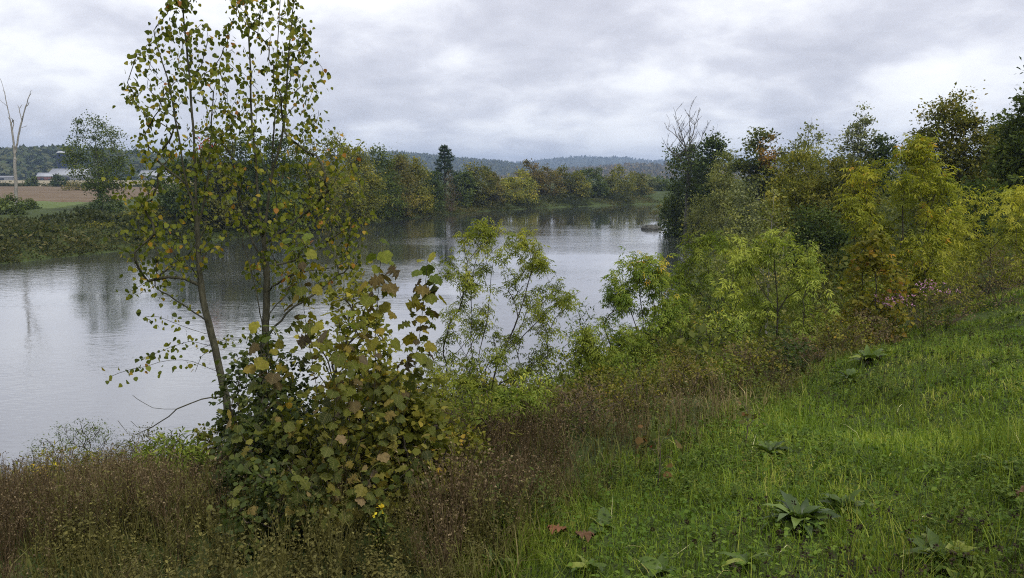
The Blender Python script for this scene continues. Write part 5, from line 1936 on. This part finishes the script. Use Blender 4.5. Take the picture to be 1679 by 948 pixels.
def rosette(label, px, py, mat, n, size, seed, wide=1.0, group='broad leaved rosettes in the grass', name='dock_plant', squash=1.0):
    g = rng_of(seed)
    p = cast(px, py, 2.0, 40)
    root = thing(name, (p[0], p[1], p[2] + .03), label, 'plant', group)
    size *= 1.05
    wide *= .72
    ms = [mesh_np('dock_leaf', s[0] * np.array([wide, 1, squash]), s[1], M[mat], None, None, True) for s in STRAPS]
    for k in range(n):
        o = bpy.data.objects.new('leaf', ms[g.integers(4)])
        COL.objects.link(o)
        o.parent = root
        a = k * 2.4 + g.normal(0, .25)
        f = k / n
        s = size * (.55 + .6 * g.random())
        o.matrix_local = Matrix.Rotation(a, 4, 'Z') @ Matrix.Rotation(R(-30 + 36 * f) + g.normal(0, .12), 4, 'X') @ Matrix.Rotation(g.normal(0, .25), 4, 'Y') @ Matrix.Scale(s, 4)
    return root


rosette('large dark green dock rosette in the lower grass', 1310, 868, 'dock', 40, .28, 1, 1.5)
rosette('pale dock leaves just right of the large dark rosette', 1385, 846, 'dockpale', 18, .22, 2, 1.7)
rosette('wide dock rosette at the bottom edge of the grass', 1545, 934, 'dockpale', 30, .25, 3, 1.5)
rosette('fresh green dock clump in the middle of the grass', 1262, 752, 'dockpale', 22, .25, 4, 1.5)
rosette('dark green dock clump where the grass meets the brush', 1425, 598, 'dockpale', 34, .36, 5, 1.5)
rosette('second dock clump below the brush, among taller grass', 1395, 628, 'dockpale', 24, .30, 6, 1.5)
rosette('upright broad dock leaves at the bottom by the seed heads', 1225, 935, 'dockpale', 8, .22, 7, 1.5)
rosette('broad pale leaf plant at the bottom centre', 965, 945, 'dockpale', 7, .2, 8, 1.9)
rosette('bright yellow green burdock beside the brown weeds', 990, 872, 'dockpale', 6, .2, 9, 2.6, squash=.8)
rosette('small broad leaved plant at the bottom edge left of the docks', 1085, 946, 'dockpale', 6, .18, 10, 2.4)
rosette('dock clump at the right side of the upper grass', 1640, 775, 'dockpale', 12, .22, 11, 1.2)
rosette('narrow green dock at the bottom below the brown weeds', 805, 935, 'dock', 9, .26, 12, .8)


def seedling(label, px, py, d, h, seed, stops, n=22, leaf=.075, name='maple_seedling'):
    g = rng_of(seed)
    p = cast(px, py)
    root = thing(name, tuple(p), label, 'seedling')
    sk = Skeleton()
    sk.path([(0, 0, 0), (.02, .01, h * .5), (.0, .03, h)], -1, h * .08)
    for k in range(7):
        a = g.random() * 6.28
        zz = h * (.35 + .6 * g.random())
        sk.grow_to(np.array([math.cos(a) * h * .28, math.sin(a) * h * .28, zz]), h * .08, .1, g)
    V, Q = sk.tubes(.006, .002, 5)
    link('stem', mesh_np('seedling_stem', V, None, M['twig'], None, Q, True), root)
    tips = sk.p[np.array(sk.tips)]
    P = tips[g.integers(0, len(tips), n)] + g.normal(0, h * .06, (n, 3))
    yd = g.normal(0, 1, (n, 3))
    yd[:, 2] = -.5
    m = leaf_mat('seedling_leaf_%d' % seed, stops, 0, 1, transl=.35)
    split_leaves(root, 'seedling', [T_LOBED], P, unit(yd), g.normal(0, .5, (n, 3)) + np.array([0, 0, 1]), leaf * (.6 + .7 * g.random(n)), g.random(n), m, m)


REDS = [(0, (.05, .07, .02)), (.6, (.08, .07, .028)), (.88, (.09, .05, .025)), (1, (.14, .03, .022))]
seedling('maple seedling with reddening leaves at the grass edge', 1078, 800, 7, .55, 601, REDS, 30, .062)
seedling('small red leaved seedling in the brush edge', 1222, 735, 9, .5, 602, REDS, 14, .045)


def aster(label, px, py, d, seed, n=60, h=1.0, w=.5, stops=None, name='aster_plant', cat='flowers'):
    g = rng_of(seed)
    p = at(px, py, d)
    z = gz(p[0], d)
    h = max(.4, p[2] - z)
    root = thing(name, (p[0], d, z), label, cat)
    bl = []
    for k in range(10):
        e = np.array([g.normal(0, w * .5), g.normal(0, w * .5), h * (.75 + .25 * g.random())])
        v, t = stem_ribbon([(0, 0, 0), e * .55, e], .005)
        bl.append((v, t, np.full(len(v), .1)))
        q = e * (.3 + .65 * g.random((14, 1)))
        bl.append(place(T_LANCE, q, unit(g.normal(0, 1, (14, 3))), g.normal(0, .5, (14, 3)) + np.array([0, 0, 1]), np.full(14, .08), g.random(14)))
    V, T, C = merge(bl)
    o = link('stems', mesh_np('aster_stems', V, T, M['weed'], C), root)
    o['kind'] = 'stuff'
    P = np.stack([g.normal(0, w * .5, n), g.normal(0, w * .5, n), h * (.86 + .2 * g.random(n))], 1)
    m = leaf_mat('blossom_%d' % seed, stops or [(0, (.20, .08, .26)), (1, (.42, .22, .5))])
    bl = []
    for k in range(3):
        bl.append(place(T_DIAMOND, P, unit(g.normal(0, 1, (n, 3))), g.normal(0, .4, (n, 3)) + np.array([0, 0, 1]), np.full(n, .03 if stops else .05), g.random(n)))
    V, T, C = merge(bl)
    o = link('blossoms', mesh_np('aster_blossoms', V, T, m, C), root)
    o['kind'] = 'stuff'


aster('purple aster clump under the golden box elder', 1470, 488, 19, 701, 60, 1, .55)
aster('purple aster clump right of the larger aster clump', 1522, 466, 20.5, 702, 40, 1, .5)
aster('small sparse purple aster clump furthest along the brush', 1556, 472, 21, 703, 18, 1, .6)
YEL = [(0, (.45, .25, .02)), (1, (.65, .42, .04))]
aster('yellow flowered weed below the sycamore saplings', 622, 862, 5.4, 704, 6, 1, .08, YEL, 'yellow_flower_weed')
aster('yellow flowered weed at the bottom left corner', 85, 935, 8.2, 705, 16, 1, .2, YEL, 'yellow_flower_weed')


def seed_stalk(px, py, h, seed):
    g = rng_of(seed)
    p = cast(px, py)
    root = thing('dry_seed_stalk', tuple(p), 'dark dried seed head on a thin stalk at the bottom of the grass', 'seed head', 'dark seed heads near the bottom of the grass')
    t = g.normal(0, .03, 2)
    v, tr = stem_ribbon([(0, 0, -.01), (t[0] * .5, t[1] * .5, h * .5), (t[0], t[1], h)], .0022)
    link('stalk', mesh_np('seed_stalk', v, tr, M['dry'], np.full(len(v), .1)), root)
    d = unit(g.normal(0, 1, (40, 3)))
    V, T, C = place(T_DIAMOND, np.array([t[0], t[1], h]) + d * .006, d, g.normal(0, 1, (40, 3)), np.full(40, .013), g.random(40) * .2)
    o = link('head', mesh_np('seed_head', V, T, M['dry'], C), root)


for i, (px, py) in enumerate([(1163, 925), (1173, 928), (1140, 945), (1126, 915), (1062, 905), (960, 945), (1205, 908), (1264, 935), (1285, 945), (1197, 930)]):
    seed_stalk(px, py, .16 + .03 * (i % 4), 800 + i)


def fallen_leaf(label, px, py, seed, c):
    g = rng_of(seed)
    p = cast(px, py)
    o = link('fallen_leaf', mesh_np('fallen_leaf', T_LOBED_CURL[0] * np.array([.13, .13, .1]), T_LOBED_CURL[1], plain_mat('dead_leaf_%d' % seed, c, .8, .3, 20)), None, (p[0], p[1], p[2] + .12))
    o.rotation_euler = (g.normal(0, .3), g.normal(0, .3), g.random() * 6.28)
    tag(o, label, 'leaf')


fallen_leaf('curled brown fallen leaf lying near the yellow green burdock', 922, 897, 1, (.17, .075, .035))
fallen_leaf('darker brown fallen leaf touching the curled one', 948, 905, 2, (.11, .06, .03))
fallen_leaf('pale brown fallen leaf at the right edge of the grass', 1668, 840, 3, (.22, .13, .07))

# ------------------------------------------------------------------ air
def build_haze():
    V, Q = box_block(-6500, 7500, -400, 7000, -4.5, 190)
    m, t, out = new_mat('haze')
    v = t.nodes.new('ShaderNodeVolumePrincipled')
    v.inputs['Color'].default_value = (.52, .70, 1.0, 1)
    v.inputs['Density'].default_value = .00020
    v.inputs['Anisotropy'].default_value = .2
    t.links.new(v.outputs[0], out.inputs['Volume'])
    o = link('haze', mesh_np('haze', V, None, m, None, Q))
    tag(o, 'thin grey blue haze over the whole valley', 'haze', None, 'stuff')


build_haze()
